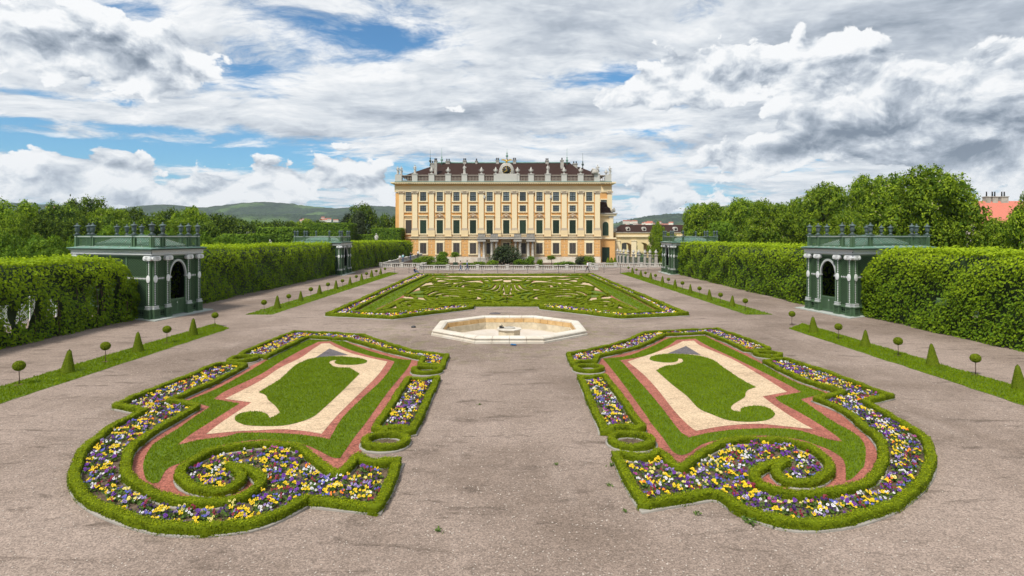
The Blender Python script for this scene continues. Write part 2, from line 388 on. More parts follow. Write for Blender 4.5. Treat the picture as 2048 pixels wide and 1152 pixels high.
# leaves: rhombic quads
def leaf_quads(C, N, size, aspect=.6, tilt=.5):
    n = len(C); N = unit(N+rng.normal(0, tilt, (n, 3)))
    t = unit(np.cross(N, rng.normal(0, 1, (n, 3)))); b = np.cross(N, t)
    s = (size*np.ones(n))[:, None]
    V = np.stack([C-t*s*.5, C+b*s*.5*aspect, C+t*s*.5, C-b*s*.5*aspect], 1).reshape(-1, 3)
    return V, np.arange(4*n).reshape(-1, 4)
def join(parts):
    V = []; Q = []; o = 0
    for v, q in parts: V.append(v); Q.append(q+o); o += len(v)
    return np.concatenate(V), np.concatenate(Q)

# paths: pixels -> smooth world polylines; points with a third value are corners
def spline(P, n=8):
    if len(P) < 3: return [P[0]+(P[-1]-P[0])*t for t in np.linspace(0, 1, n, endpoint=False)]
    out = []
    for i in range(len(P)-1):
        p0 = P[i-1] if i > 0 else 2*P[0]-P[1]; p1 = P[i]; p2 = P[i+1]; p3 = P[i+2] if i+2 < len(P) else 2*P[-1]-P[-2]
        for t in np.linspace(0, 1, n, endpoint=False):
            out.append(.5*((2*p1)+(p2-p0)*t+(2*p0-5*p1+4*p2-p3)*t*t+(3*p1-p0-3*p2+p3)*t**3))
    return out
def path(px, h=0.0, closed=False, world=False):
    W = [np.array(p[:2] if world else G(p[0], p[1], h), float) for p in px]; c = [len(p) > 2 for p in px]
    if closed: W.append(W[0]); c.append(True); c[0] = True
    c[0] = c[-1] = True
    out = []; i = 0
    while i < len(W)-1:
        j = i+1
        while not c[j]: j += 1
        out += spline(W[i:j+1]); i = j
    if not closed: out.append(W[-1])
    return np.array(out)
def resample(P, step, closed=False):
    P = np.vstack([P, P[:1]]) if closed else P
    d = np.linalg.norm(np.diff(P, axis=0), axis=1); P = P[np.r_[True, d > 1e-6]]; d = d[d > 1e-6]; s = np.r_[0, np.cumsum(d)]
    k = max(3, int(s[-1]/step)); t = np.linspace(0, s[-1], k, endpoint=not closed)
    T = np.diff(P, axis=0)/d[:, None]; turn = np.zeros(len(P)); turn[1:-1] = 1-(T[1:]*T[:-1]).sum(1)
    for sc in s[1:-1][turn[1:-1] > .25]:                       # snap the nearest sample onto each sharp corner
        j = int(np.argmin(np.abs(t-sc)))
        if 0 < j < len(t)-1: t[j] = sc
    t = np.sort(t)
    return np.stack([np.interp(t, s, P[:, i]) for i in range(2)], 1)
def inside(P, poly):
    x, y = P[:, 0], P[:, 1]; r = np.zeros(len(P), bool); n = len(poly); j = n-1
    for i in range(n):
        xi, yi = poly[i]; xj, yj = poly[j]
        if yi != yj: r ^= ((yi > y) != (yj > y)) & (x < (xj-xi)*(y-yi)/(yj-yi)+xi)
        j = i
    return r
def scatter(poly, dens):
    lo, hi = poly.min(0), poly.max(0); n = int(np.prod(hi-lo)*dens)
    P = rng.uniform(lo, hi, (n, 2)); return P[inside(P, poly)]
def sheet_mesh(name, poly, z, m):
    poly = [tuple(p) for p in poly]; tr = tessellate_polygon([[Vector((x, y, 0)) for x, y in poly]])
    me = bpy.data.meshes.new(name); vs = [(x, y, z) for x, y in poly]
    fs = []
    for t in tr:
        a, b, c = [Vector(vs[i]) for i in t]
        fs.append(t if (b-a).cross(c-a).z > 0 else t[::-1])
    me.from_pydata(vs, [], fs); me.materials.append(MATS[m]); me.update(); return me
def sheet(name, poly, z, m, kind='structure', **k):
    return obj(name, sheet_mesh(name, poly, z, m), kind=kind, **k)

# clipped hedge swept along a path: shaped body plus small leaves, one mesh
def sweep(P, closed, w, h, jit=.02):
    n = len(P)
    if closed: T = np.roll(P, -1, 0)-np.roll(P, 1, 0)
    else: T = np.gradient(P, axis=0)
    T = unit(T); Nn = np.stack([-T[:, 1], T[:, 0]], 1)
    To = unit(np.roll(P, -1, 0)-P); Ti = np.roll(To, 1, 0)
    mt = 1/np.clip(np.sqrt(np.clip((1+(To*Ti).sum(1))/2, 0, 1)), .70, 1)
    if not closed: mt[0] = mt[-1] = 1
    prof = np.array([(-.5, 0), (-.5, .5), (-.49, .88), (-.36, 1), (0, 1.01), (.36, 1), (.49, .88), (.5, .5), (.5, 0)])
    k = len(prof)
    V = np.zeros((n, k, 3)); V[:, :, :2] = P[:, None]+Nn[:, None]*mt[:, None, None]*prof[None, :, :1]*w; V[:, :, 2] = prof[None, :, 1]*h
    V += rng.normal(0, jit, V.shape)*(prof[None, :, 1:2] > 0)
    I = np.arange(n*k).reshape(n, k); A = I if not closed else np.vstack([I, I[:1]])
    Q = np.stack([A[:-1, :-1], A[:-1, 1:], A[1:, 1:], A[1:, :-1]], -1).reshape(-1, 4)
    if not closed:
        for e in (0, n-1): Q = np.vstack([Q, [[I[e, 0], I[e, 1], I[e, 7], I[e, 8]], [I[e, 1], I[e, 2], I[e, 6], I[e, 7]], [I[e, 2], I[e, 3], I[e, 5], I[e, 6]]]])
    return V.reshape(-1, 3), Q, Nn*mt[:, None]
def hedge_arrays(P, closed, w, h, dens, leaf, jit=.02, step=.16):
    P = resample(P, step, closed); n0_ = len(P); ss_ = np.arange(n0_)*step; per_ = n0_*step
    wv_ = sum(a_*np.sin(2*math.pi*ss_*max(1, round(per_*f_))/per_+rng.uniform(0, 6.3)) for a_, f_ in ((.016, .22), (.012, .55), (.009, 1.3)))*min(1, w/.25)
    T0 = unit(np.roll(P, -1, 0)-np.roll(P, 1, 0)); N0 = np.stack([-T0[:, 1], T0[:, 0]], 1)
    if closed: P = P+N0*wv_[:, None]
    V, Q, Nn = sweep(P, closed, w, h, jit)
    hv_ = 1+sum(a_*np.sin(2*math.pi*ss_*max(1, round(per_*f_))/per_+rng.uniform(0, 6.3)) for a_, f_ in ((.07, .15), (.06, .45), (.05, 1.1)))
    V.reshape(n0_, 9, 3)[:, :, 2] *= hv_[:, None]
    n = len(P); L = n*step; per = 2*h+w; m = int(L*per*dens)
    i = rng.integers(0, n if closed else n-1, m); t = rng.random(m); j = (i+1) % n
    base = P[i]*(1-t)[:, None]+P[j]*t[:, None]; nn = Nn[i]*(1-t)[:, None]+Nn[j]*t[:, None]
    u = rng.random(m)*per; C = np.zeros((m, 3)); N = np.zeros((m, 3))
    top = (u > h) & (u < h+w); left = u <= h; right = u >= h+w
    lat = np.where(top, (u-h-w/2), np.where(left, -w/2, w/2)); z = np.where(top, h, np.where(left, u, per-u))
    C[:, :2] = base+nn*lat[:, None]; C[:, 2] = z
    N[:, :2] = nn*np.where(top, 0, np.where(left, -1, 1))[:, None]; N[:, 2] = np.where(top, 1, .25)
    C[:, 2] *= hv_[i]
    C += unit(N)*rng.uniform(-.01, .03, (m, 1))
    if not closed:
        me = int(w*h*dens)
        for e, sgn in ((0, -1), (n-1, 1)):
            tt = P[1]-P[0] if e == 0 else P[-1]-P[-2]; tt = tt/np.linalg.norm(tt)*sgn
            Ce = np.zeros((me, 3)); Ce[:, :2] = P[e]+Nn[e]*rng.uniform(-.5, .5, (me, 1))*w; Ce[:, 2] = rng.uniform(0, h, me)
            Ne = np.tile(np.array([tt[0], tt[1], .2]), (me, 1)); C = np.vstack([C, Ce]); N = np.vstack([N, Ne]); top = np.r_[top, np.zeros(me, bool)]
    lv, lq = leaf_quads(C, N, leaf*rng.uniform(.7, 1.3, len(C)), .7, .55)
    tint = np.clip(rng.normal(.16, .18, len(C))+np.where(top, .46, 0), 0, 1)        # fresh growth on the clipped top, its brighter light also put into the tint
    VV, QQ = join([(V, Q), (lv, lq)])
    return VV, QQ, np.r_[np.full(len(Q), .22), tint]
def hedge(name, P, closed, w, h, dens, leaf, label, cat, group=None, m='box_leaf', **kw):
    V, Q, t = hedge_arrays(P, closed, w, h, dens, leaf, **kw)
    c = V.mean(0); c[2] = 0
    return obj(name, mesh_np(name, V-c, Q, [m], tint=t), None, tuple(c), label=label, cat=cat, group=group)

# lawn: turf sheet with upright blades
def blades(pts, hgt, wid, z):
    n = len(pts); a = rng.uniform(0, 2*math.pi, n); h = hgt*rng.uniform(.6, 1.3, n)
    dx, dy = np.cos(a)*wid/2, np.sin(a)*wid/2; lean = rng.normal(0, .35, (n, 2))*h[:, None]
    V = np.zeros((n, 3, 3)); V[:, 0, 0] = pts[:, 0]-dx; V[:, 0, 1] = pts[:, 1]-dy; V[:, 1, 0] = pts[:, 0]+dx; V[:, 1, 1] = pts[:, 1]+dy
    V[:, 2, :2] = pts+lean; V[:, :2, 2] = z; V[:, 2, 2] = z+h
    return V.reshape(-1, 3), np.arange(3*n).reshape(-1, 3)
def lawn(name, poly, z, dens, hgt=.06, wid=.022, hole=None):
    sheet('turf', poly, z, 'turf')
    pts = scatter(poly, dens)
    if hole is not None: pts = pts[~inside(pts, hole)]
    V, T = blades(pts, hgt, wid, z)
    obj('grass', mesh_np('grass', V, T, ['grass'], tint=rng.random(len(T))), kind='stuff')

# ------------------------------------------------------------------ ground, far terrain, hills
def gz(y): t = min(max((y-104)/40, 0), 1); return -.6*t*t*(3-2*t)
def ground_mesh(name, x0, x1, ys, dz, m):
    xs = np.linspace(x0, x1, 5); V = [(x, y, gz(y)+dz) for y in ys for x in xs]; k = len(xs)
    Q = [(r*k+c, r*k+c+1, (r+1)*k+c+1, (r+1)*k+c) for r in range(len(ys)-1) for c in range(k-1)]
    return mesh_np(name, V, Q, [m])
ys = [-60, 0, 60]+list(np.linspace(100, 150, 14))+[200, 400, 1000, 3000, 6000]
obj('terrain', ground_mesh('terrain', -4000, 4000, ys, -.004, 'meadow'), kind='structure')
obj('gravel_ground', ground_mesh('gravel_ground', -34, 34, [-30, 0, 60]+list(np.linspace(100, 150, 14))+[176, 235], 0.0, 'gravel'), kind='structure')

def ridge(name, pts, Z, depth, base=-2.0):
    """hill whose skyline passes through the photo pixels at distance Z; it slopes down towards the viewer and away behind"""
    px = np.array(pts, float); X = (px[:, 0]-CX)*Z/F; Hh = H+(HY-px[:, 1])*Z/F
    nx, ny = 260, 46; xs = np.linspace(X[0], X[-1], nx); hs = np.interp(xs, X, Hh); hs = np.convolve(np.pad(hs, 4, 'edge'), np.ones(9)/9, 'valid')
    g = np.linspace(-1, 1, ny); V = []
    for j, t in enumerate(g):
        prof = math.cos(t*math.pi/2)**1.3
        wob = np.sin(xs*.006+t*3)*.10+np.sin(xs*.017+t*7)*.05
        z = base+(hs-base)*np.clip(prof*(1+wob*(1-prof)*1.6), 0, 1)+rng.normal(0, 1.6, nx)*prof
        V.append(np.stack([xs+np.sin(t*4)*6, np.full(nx, Z+t*depth), z], 1))
    V = np.concatenate(V); I = np.arange(nx*ny).reshape(ny, nx)
    Q = np.stack([I[:-1, :-1], I[:-1, 1:], I[1:, 1:], I[1:, :-1]], -1).reshape(-1, 4)
    obj(name, mesh_np(name, V, Q, ['hill'], smooth=True), kind='structure')
ridge('wooded_hills', [(-260, 440), (-100, 405), (60, 408), (140, 412), (200, 421), (270, 420), (320, 411), (345, 409), (380, 415), (430, 416), (470, 411), (520, 405), (560, 406), (610, 412), (680, 419), (740, 413), (800, 414), (900, 430), (1000, 446)], 2300, 620)
ridge('wooded_hills', [(-100, 455), (200, 436), (400, 432), (560, 430), (700, 432), (850, 446), (940, 462)], 1500, 380)
ridge('wooded_hills', [(1120, 470), (1190, 456), (1235, 446), (1290, 433), (1350, 428), (1400, 431), (1500, 436), (1700, 455)], 1700, 420)
ridge('wooded_hills', [(1300, 455), (1380, 428), (1420, 416), (1455, 411), (1500, 416), (1600, 412), (1750, 418), (1950, 428), (2250, 440)], 2400, 560)

# small houses on the slopes
def house_mesh(w, d, h, r):
    b = MB(); b.box(-w/2, w/2, -d/2, d/2, -3, h, 0)
    b.add([(-w/2-.4, -d/2-.4, h), (w/2+.4, -d/2-.4, h), (w/2+.4, d/2+.4, h), (-w/2-.4, d/2+.4, h), (-w/2-.4, 0, h+r), (w/2+.4, 0, h+r)],
          [(0, 1, 5, 4), (2, 3, 4, 5), (0, 4, 3), (1, 2, 5), (0, 3, 2, 1)], 1)
    return b.mesh('hillside_house', ['house_wall', 'house_roof'])
HM = [house_mesh(18, 12, 6, 5), house_mesh(28, 13, 8, 5), house_mesh(13, 11, 9, 5)]
def hamlet(n, xr, yr, Z, label, group):
    for i in range(n):
        x = rng.uniform(*xr); y = rng.uniform(*yr); z = Z+rng.uniform(-60, 60)
        obj('hillside_house', HM[i % 3], None, ((x-CX)*z/F, z, H+(HY-y)*z/F-6), rng.uniform(-.5, .5), rng.uniform(.28, .5), label, 'house', None, group)
hamlet(9, (600, 705), (433, 439), 1120, 'small red roofed house below the wooded hill left of the palace', 'houses below the hills on the left')
hamlet(40, (1236, 1345), (440, 450), 1280, 'small house of the red roofed town far off behind the brown roofed wing', 'houses of the far town on the right')
hamlet(5, (95, 112), (411, 414), 1700, 'red roofed house on the crest of the hill at the far left', 'houses on the left hill crest')
b = MB(); b.box(-26, 26, -9, 9, 0, 24); b.box(-40, -26, -7, 7, 0, 14); b.box(26, 34, -6, 6, 0, 17)
b.build('white_block', 'house_wall', None, loc=((1364-CX)*1.3, 1560, H+(HY-441)*1.3), scale=.34, label='long white building standing on the wooded hill right of the palace', cat='building')

# ------------------------------------------------------------------ front scroll beds
# hedge lines are traced on the photograph at hedge-top height, surfaces at ground height; corners carry a third value
c_ = 1
LB = dict(
 upper=[(480,709,1),(500,698),(587,662,1),(656,665),(727,669,1),(766,683),(828,701),(894,708,1),(884,731,1),(862,729,1),(841,727,1),(847,714,1),(836,713,1),(766,696),(695,676,1),(615,672,1),(570,693),(533,711,1),(505,709,1)],
 rect=[(818,754,1),(846,757,1),(875,752,1),(850,807),(825,859,1),(812,862,1),(807,854,1),(772,853,1),(766,859,1),(751,854,1),(785,802)],
 scroll=[(440,725,1),(331,767),(233,808,1),(288,819,1),(237,843),(203,867),(171,891),(154,924),(150,954),(161,979),(190,1003),(225,1019),(266,1033),(318,1046),(380,1051),(453,1048),(516,1038),(560,1022),(613,994,1),(680,1001),(751,1009,1),(776,970),(795,918,1),(780,920,1),(750,923),(730,918,1),(714,909,1),(707,917),(694,934),(676,942),(657,940),(644,927),(626,911),(605,895),(574,887),(522,884),(474,891),(432,898),(387,917),(366,932),(359,946),(371,963),(401,974),(432,976),(464,969),(482,955),(477,942),(463,933),(453,928,1),(478,930),(501,939),(517,950),(522,963),(511,975),(490,987),(453,997),(391,1001),(339,993),(297,976),(266,957),(254,944),(250,927),(258,900),(275,882),(308,859),(345,838),(393,810,1),(340,799,1),(413,768),(491,729,1),(468,726,1)],
 red=[(615,672,1),(695,676,1),(766,696),(838,714,1),(840,727,1),(826,738,1),(818,754,1),(785,802),(751,854,1),(735,868,1),(726,884,1),(714,909,1),(707,917),(694,934),(676,942),(657,940),(644,927),(626,911),(605,895),(574,887),(522,884),(474,891),(432,898),(387,917),(366,932),(359,946),(371,963),(401,974),(432,976),(464,969),(482,955),(477,942),(463,933),(453,928,1),(478,930),(501,939),(517,950),(522,963),(511,975),(490,987),(453,997),(391,1001),(339,993),(297,976),(266,957),(254,944),(250,927),(258,900),(275,882),(308,859),(345,838),(393,810,1),(340,799,1),(413,768),(491,729,1),(515,718,1),(533,711,1),(570,693)],
 grass=[(621,677,1),(678,678,1),(691,684),(726,698),(767,711),(795,718),(823,721,1),(814,738),(777,783),(733,844),(709,875),(680,917,1),(663,915),(634,900),(605,889),(563,882),(522,880),(480,884),(428,896),(370,923),(335,938),(318,965),(305,968,1),(291,957),(287,925),(303,894),(320,880),(353,860),(376,844),(420,814,1),(376,802,1),(440,775),(510,736),(561,706)],
 red2=[(637,684,1),(662,683,1),(676,690),(705,702),(746,714),(773,719),(790,724,1),(767,757),(726,796),(685,837),(659,880,1),(636,875),(584,869),(542,867),(480,867),(453,874),(405,880),(355,891,1),(380,871),(422,844),(479,808,1),(427,799,1),(453,782),(520,750),(561,724),(602,701)],
 cream=[(643,688,1),(658,687,1),(674,696),(705,708),(746,718),(775,724,1),(756,751),(715,792),(674,833),(643,869,1),(605,863),(563,860),(516,862),(474,864),(412,870,1),(443,846),(503,806,1),(450,799,1),(520,763),(561,736),(602,716),(623,701)],
 comma=[(517,786,1),(561,759),(588,734),(611,722),(631,717),(664,714),(695,715),(721,718),(734,723),(728,728),(705,731),(678,730),(669,726),(676,721,1),(662,723),(658,727,1),(670,735),(699,737,1),(719,749,1),(685,783),(643,822),(623,837),(588,849),(551,854),(500,853),(482,849),(470,842),(472,833),(483,828),(500,825),(520,825),(535,831),(538,838,1),(549,835,1),(560,827,1),(551,814),(537,802),(531,792)],
 slate=[(659,698,1),(697,711,1),(664,713),(630,717,1)],
 rings=[(486,715),(853.7,737),(771,877)])
RB = dict(
 upper=[(1136,706,1),(1208,693),(1257,678),(1289,664,1),(1360,660),(1434,656,1),(1520,687),(1538,696,1),(1507,699,1),(1491,698,1),(1452,680),(1413,664,1),(1327,668,1),(1286,688),(1237,701),(1196,710,1),(1191,721,1),(1178,720,1),(1157,721,1),(1146,726,1)],
 rect=[(1160,750,1),(1183,753,1),(1209,748,1),(1248,802),(1284,852,1),(1266,856,1),(1262,849,1),(1222,850,1),(1220,857,1),(1208,857,1),(1184,806)],
 scroll=[(1568,716,1),(1624,733),(1685,753),(1736,773),(1780,788,1),(1728,801,1),(1767,822),(1818,850),(1850,877),(1861,908),(1858,935),(1839,963),(1808,989),(1768,1011),(1706,1031),(1643,1041),(1581,1041),(1533,1030),(1481,1011),(1443,986,1),(1420,982,1),(1355,993),(1287,1004,1),(1266,970),(1249,940),(1234,906,1),(1254,907,1),(1282,912),(1306,908,1),(1316,899,1),(1333,911),(1344,924),(1360,930),(1377,925),(1394,911),(1419,894),(1450,882),(1492,875),(1554,877),(1591,884),(1629,898),(1652,917),(1658,934),(1646,950),(1622,960),(1591,961),(1564,953),(1550,938),(1558,926),(1575,918,1),(1553,921),(1525,931),(1509,945),(1513,961),(1535,973),(1573,983),(1602,984),(1654,981),(1706,971),(1737,958),(1760,936),(1766,909),(1763,886),(1747,865),(1726,848),(1695,822),(1664,807),(1632,795,1),(1688,782,1),(1603,756),(1531,721,1),(1550,717,1)],
 red=[(1413,664,1),(1327,668,1),(1286,688),(1237,701),(1196,710,1),(1194,721,1),(1202,735,1),(1209,748,1),(1248,802),(1284,852,1),(1296,866,1),(1308,884,1),(1316,899,1),(1333,911),(1344,924),(1360,930),(1377,925),(1394,911),(1419,894),(1450,882),(1492,875),(1554,877),(1591,884),(1629,898),(1652,917),(1658,934),(1646,950),(1622,960),(1591,961),(1564,953),(1550,938),(1558,926),(1575,918,1),(1553,921),(1525,931),(1509,945),(1513,961),(1535,973),(1573,983),(1602,984),(1654,981),(1706,971),(1737,958),(1760,936),(1766,909),(1763,886),(1747,865),(1726,848),(1695,822),(1664,807),(1632,795,1),(1688,782,1),(1603,756),(1531,721,1),(1508,708,1),(1491,698,1),(1452,680)],
 grass=[(1343,676,1),(1409,672,1),(1452,693),(1491,712),(1521,727),(1582,761),(1652,787,1),(1601,799,1),(1623,814),(1665,843),(1702,863),(1722,879),(1731,898),(1729,930),(1722,940),(1704,958),(1692,962,1),(1691,934),(1684,917),(1660,901),(1629,889),(1602,880),(1554,873),(1512,872),(1460,876),(1408,888),(1377,907),(1362,911,1),(1346,904),(1325,875),(1300,844),(1292,831),(1247,769),(1218,732),(1206,718,1),(1257,712),(1305,693),(1331,680)],
 red2=[(1354,680,1),(1391,678,1),(1413,691),(1471,718),(1520,742),(1562,763),(1603,785,1),(1550,795,1),(1562,806),(1603,828),(1644,853),(1674,874),(1685,885,1),(1654,879),(1602,863),(1560,858),(1492,859),(1429,865),(1377,876,1),(1358,861),(1315,806),(1276,761),(1245,726),(1237,722,1),(1296,711),(1335,693)],
 cream=[(1366,683,1),(1388,682,1),(1403,693),(1462,718),(1520,751),(1574,785,1),(1525,794,1),(1552,814),(1593,841),(1627,860,1),(1562,853),(1512,849),(1450,853),(1398,862,1),(1387,860),(1354,829),(1315,780),(1286,749),(1255,724,1),(1305,708),(1345,693)],
 comma=[(1312,742,1),(1331,733,1),(1354,730),(1367,724,1),(1364,719,1),(1357,718,1),(1355,723),(1345,726),(1325,726),(1307,723),(1299,719),(1307,713),(1335,709),(1384,711),(1423,720),(1452,740),(1481,759),(1512,776,1),(1497,781),(1491,788),(1489,796),(1467,810),(1461,818,1),(1467,823),(1481,826,1),(1484,818),(1511,813),(1537,818),(1550,830),(1537,841),(1511,845),(1481,845),(1452,841),(1423,830),(1397,818),(1374,794),(1345,771)],
 slate=[(1372,693,1),(1402,711,1),(1374,709),(1335,708,1)],
 rings=[(1536,706),(1177,734),(1263,876)])
flower_polys = []
HB = .18
for side, B in (('left', LB), ('right', RB)):
    P0 = lambda k: resample(path(B[k], 0.0, True), .12, True)
    sheet('red_gravel', resample(path(B['red'], HB, True), .15, True), .006, 'red_gravel')
    lawn('grass', P0('grass'), .012, 1000, .045, .022, P0('red2'))
    sheet('red_gravel', P0('red2'), .018, 'red_gravel')
    sheet('cream_gravel', P0('cream'), .024, 'cream_gravel')
    sheet('slate_gravel', P0('slate'), .030, 'slate_gravel')
    lawn('grass', P0('comma'), .032, 1000, .045)
    for k, lab in (('upper', 'low box hedge round the far pansy bed of the %s scroll parterre'),
                   ('rect', 'low box hedge framing the narrow oblong pansy bed of the %s scroll parterre'),
                   ('scroll', 'low box hedge coiling into a spiral in the %s scroll parterre')):
        P = resample(path(B[k], HB, True), .10, True); flower_polys.append((k, side, P))
        sheet('soil', P, .010, 'soil')
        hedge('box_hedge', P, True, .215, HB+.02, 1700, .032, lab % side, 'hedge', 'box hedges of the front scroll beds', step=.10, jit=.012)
        kp = resample(P, .3, True); V, Q, _ = sweep(kp, True, .27, .05, .004)
        obj('stone_edging', mesh_np('stone_edging', V, Q, ['kerb_stone']), kind='structure')
    for (x, y), lab in zip(B['rings'], ('outer one beside the %s lawn strip', 'nearest the basin, %s of the central path', 'nearest the camera, %s of the central path')):
        cx, cy = G(x, y, HB); a = np.linspace(0, 2*math.pi, 40, endpoint=False)
        P = np.stack([cx+.56*np.cos(a), cy+.56*np.sin(a)], 1)
        sheet('soil', P, .014, 'soil')
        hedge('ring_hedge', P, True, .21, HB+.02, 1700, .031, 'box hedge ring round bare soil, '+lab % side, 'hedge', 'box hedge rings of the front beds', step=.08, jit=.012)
        V, Q, _ = sweep(np.stack([cx+.57*np.cos(a), cy+.57*np.sin(a)], 1), True, .30, .05, .003)
        obj('stone_edging', mesh_np('stone_edging', V, Q, ['kerb_stone']), kind='structure')

# ------------------------------------------------------------------ pansies
def pansy(color, small=False):
    parts = []; mi = []; tint = []
    nl = 5 if small else 16
    C = np.c_[rng.normal(0, .04, (nl, 2)), rng.uniform(.02, .08, nl)]; N = np.c_[rng.normal(0, .5, (nl, 2)), np.ones(nl)]
    parts.append(leaf_quads(C, N, .075 if not small else .12, .55, .4)); mi += [0]*nl; tint += list(rng.random(nl))
    nb = 3 if small else rng.integers(3, 7)
    for i in range(nb):
        c = np.array([rng.normal(0, .042), rng.normal(0, .042), rng.uniform(.09, .14)]); r = rng.uniform(.021, .030) if not small else rng.uniform(.030, .040)
        nn = unit(np.array([rng.normal(0, .45), rng.normal(-.55, .35), .75])); t = unit(np.cross(nn, [0, 0, 1.])); b = np.cross(nn, t)
        ang_ = np.linspace(0, 2*math.pi, 6, endpoint=False)+.5
        rad = r*np.array([1.05, .9, 1.05, .95, 1.12, .95])
        ring = c+np.cos(ang_)[:, None]*t*rad[:, None]+np.sin(ang_)[:, None]*b*rad[:, None]
        st = np.array([[0, 0, .0], [.012, 0, .0], [c[0]+.006, c[1], c[2]], [c[0]-.006, c[1], c[2]]]); parts.append((st, np.array([[0, 1, 2, 3]]))); mi.append(0); tint.append(.5)
        parts.append((ring, np.array([[0, 1, 2, 3], [0, 3, 4, 5]]))); mi += [1, 1]; tint += [0, 0]
        if color not in ('orange', 'blue') and not small:
            e = c+nn*.004; parts.append((np.array([e-t*r*.38, e-b*r*.5, e+t*r*.38, e+b*r*.18]), np.array([[0, 1, 2, 3]]))); mi.append(2); tint.append(0)
    V, Q = join(parts); return V, Q, np.array(mi), np.array(tint)
colors = list(PET)
PMAT = {c: ['pansy_leaf', 'petal_'+c.replace(' ', '_'), 'petal_eye'] for c in colors}
PV = {c: [pansy(c) for _ in range(4)] for c in colors}
PMESH = {c: [mesh_np('pansy', v[0], v[1], PMAT[c], v[2], v[3]) for v in PV[c]] for c in colors}
plants = []
for k, side, P in flower_polys:
    pts = scatter(P, 75)
    grid = {}; keep = []
    for q in pts:                                              # spacing between the plants
        key = (int(q[0]/.165), int(q[1]/.165))
        if key in grid: continue
        grid[key] = 1; keep.append(q)
    pts = np.array(keep)
    dm = np.min(np.linalg.norm(pts[:, None]-P[None], axis=2), 1); pts = pts[dm > .19]
    for q in pts: plants.append((q[0], q[1], k, side))
plants.sort(key=lambda t: t[1])
zone = lambda x, k: '' if k != 'scroll' else ', inner arm' if abs(x) < 5.2 else ', round the spiral' if abs(x) < 9.5 else ', outer sweep'
rest = []
where = {'scroll': 'in the curved bed of the %s scroll parterre', 'rect': 'in the oblong bed of the %s scroll parterre', 'upper': 'in the far bed of the %s scroll parterre'}
for i, (x, y, k, side) in enumerate(plants):
    # colours drift in loose groups
    c = colors[rng.choice(len(colors), p=PW)]
    if i < 300:
        obj('pansy', PMESH[c][i % 4], None, (x, y, .012), rng.uniform(-.6, .6), rng.uniform(.85, 1.25), '%s pansy plant %s%s' % (c, where[k] % side, zone(x, k)), 'pansy', None, 'pansies planted '+where[k] % side)
    else: rest.append((x, y, c))
def pansy_mass(name, lst, variants, s0):
    mats = ['pansy_leaf']+['petal_'+c.replace(' ', '_') for c in colors]+['petal_eye']
    Vs = []; Qs = []; Ms = []; Ts = []; o = 0
    for x, y, c in lst:
        v, q, m, t = variants[c][rng.integers(len(variants[c]))]; a = rng.uniform(-.6, .6); s = s0*rng.uniform(.85, 1.25)
        rot = np.array([[math.cos(a), math.sin(a), 0], [-math.sin(a), math.cos(a), 0], [0, 0, 1]])
        Vs.append(v@rot*s+np.array([x, y, .012])); Qs.append(q+o); o += len(v)
        Ms.append(np.where(m == 1, 1+colors.index(c), np.where(m == 2, len(mats)-1, 0))); Ts.append(t)
    obj(name, mesh_np(name, np.concatenate(Vs), np.concatenate(Qs), mats, np.concatenate(Ms), np.concatenate(Ts)), kind='stuff')

# ------------------------------------------------------------------ far parterre de broderie
FW = {}
OUT = [(657,626,1),(786,632,1),(942,613,1),(943,608,1),(1010,608,1),(1082,608,1),(1084,613,1),(1243,631,1),(1371,625,1),(1270,583),(1184,547,1),(1010,548,1),(835,547,1),(755,583)]
Pout = resample(path(OUT, .26, True), .25, True)
sheet('cream_gravel', Pout, .006, 'cream_gravel')
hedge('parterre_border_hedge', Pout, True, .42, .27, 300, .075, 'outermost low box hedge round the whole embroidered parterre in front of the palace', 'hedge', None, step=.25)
kp = resample(Pout, .5, True); V, Q, _ = sweep(kp, True, .6, .06, .004)
obj('stone_edging', mesh_np('stone_edging', V, Q, ['kerb_stone']), kind='structure')
def mir(px): return [(2*1014.5-p[0],)+tuple(p[1:]) for p in px]
INN = [(701,620,1),(765,624,1),(905,609,1),(912,605,1),(1010,604,1)]
INL = INN[::-1]+[(850,549,1),(1010,549.5,1)]
def both(px): return [(px, 'left'), (mir(px), 'right')]
bw = {}
for px, sd in both([(1014.5,606,1),(912,606,1),(905,609,1),(765,624,1),(701,620,1),(780,581),(853,549,1),(1014.5,549,1)]):
    P = resample(path(px, .24), .25)
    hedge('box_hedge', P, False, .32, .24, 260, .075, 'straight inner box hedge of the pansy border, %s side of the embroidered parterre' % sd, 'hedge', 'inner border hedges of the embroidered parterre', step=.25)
    # pansy border between the outer and the inner hedge
    q = P if sd == 'left' else P[::-1]
    bw[sd] = P
# soil and flowers of the border: inside outer, outside inner
innerpoly = np.vstack([bw['left'], bw['right'][::-1]])
outer_s = Pout
pts = scatter(Pout, 20); pts = pts[~inside(pts, innerpoly)]
dm = np.minimum(np.min(np.linalg.norm(pts[:, None]-Pout[None], axis=2), 1), np.min(np.linalg.norm(pts[:, None]-innerpoly[None], axis=2), 1)); pts = pts[dm > .26]
sheet('soil', Pout, .010, 'soil')
sheet('cream_gravel', innerpoly, .016, 'cream_gravel')
PS = {c: [pansy(c, True) for _ in range(4)] for c in colors}
gap = lambda x, y: (abs(y-58.5) < .9 or abs(y-74) < .8) and abs(x) > 9
pp = np.array([.22, .07, .10, .10, .08, .14, .16, .09, .02, .02])
lst2 = [(x, y, colors[rng.choice(len(colors), p=pp)]) for x, y in pts if not gap(x, y)]
pansy_mass('pansies', rest, PV, 1.0)
pansy_mass('border_pansies', lst2, PS, 1.15)
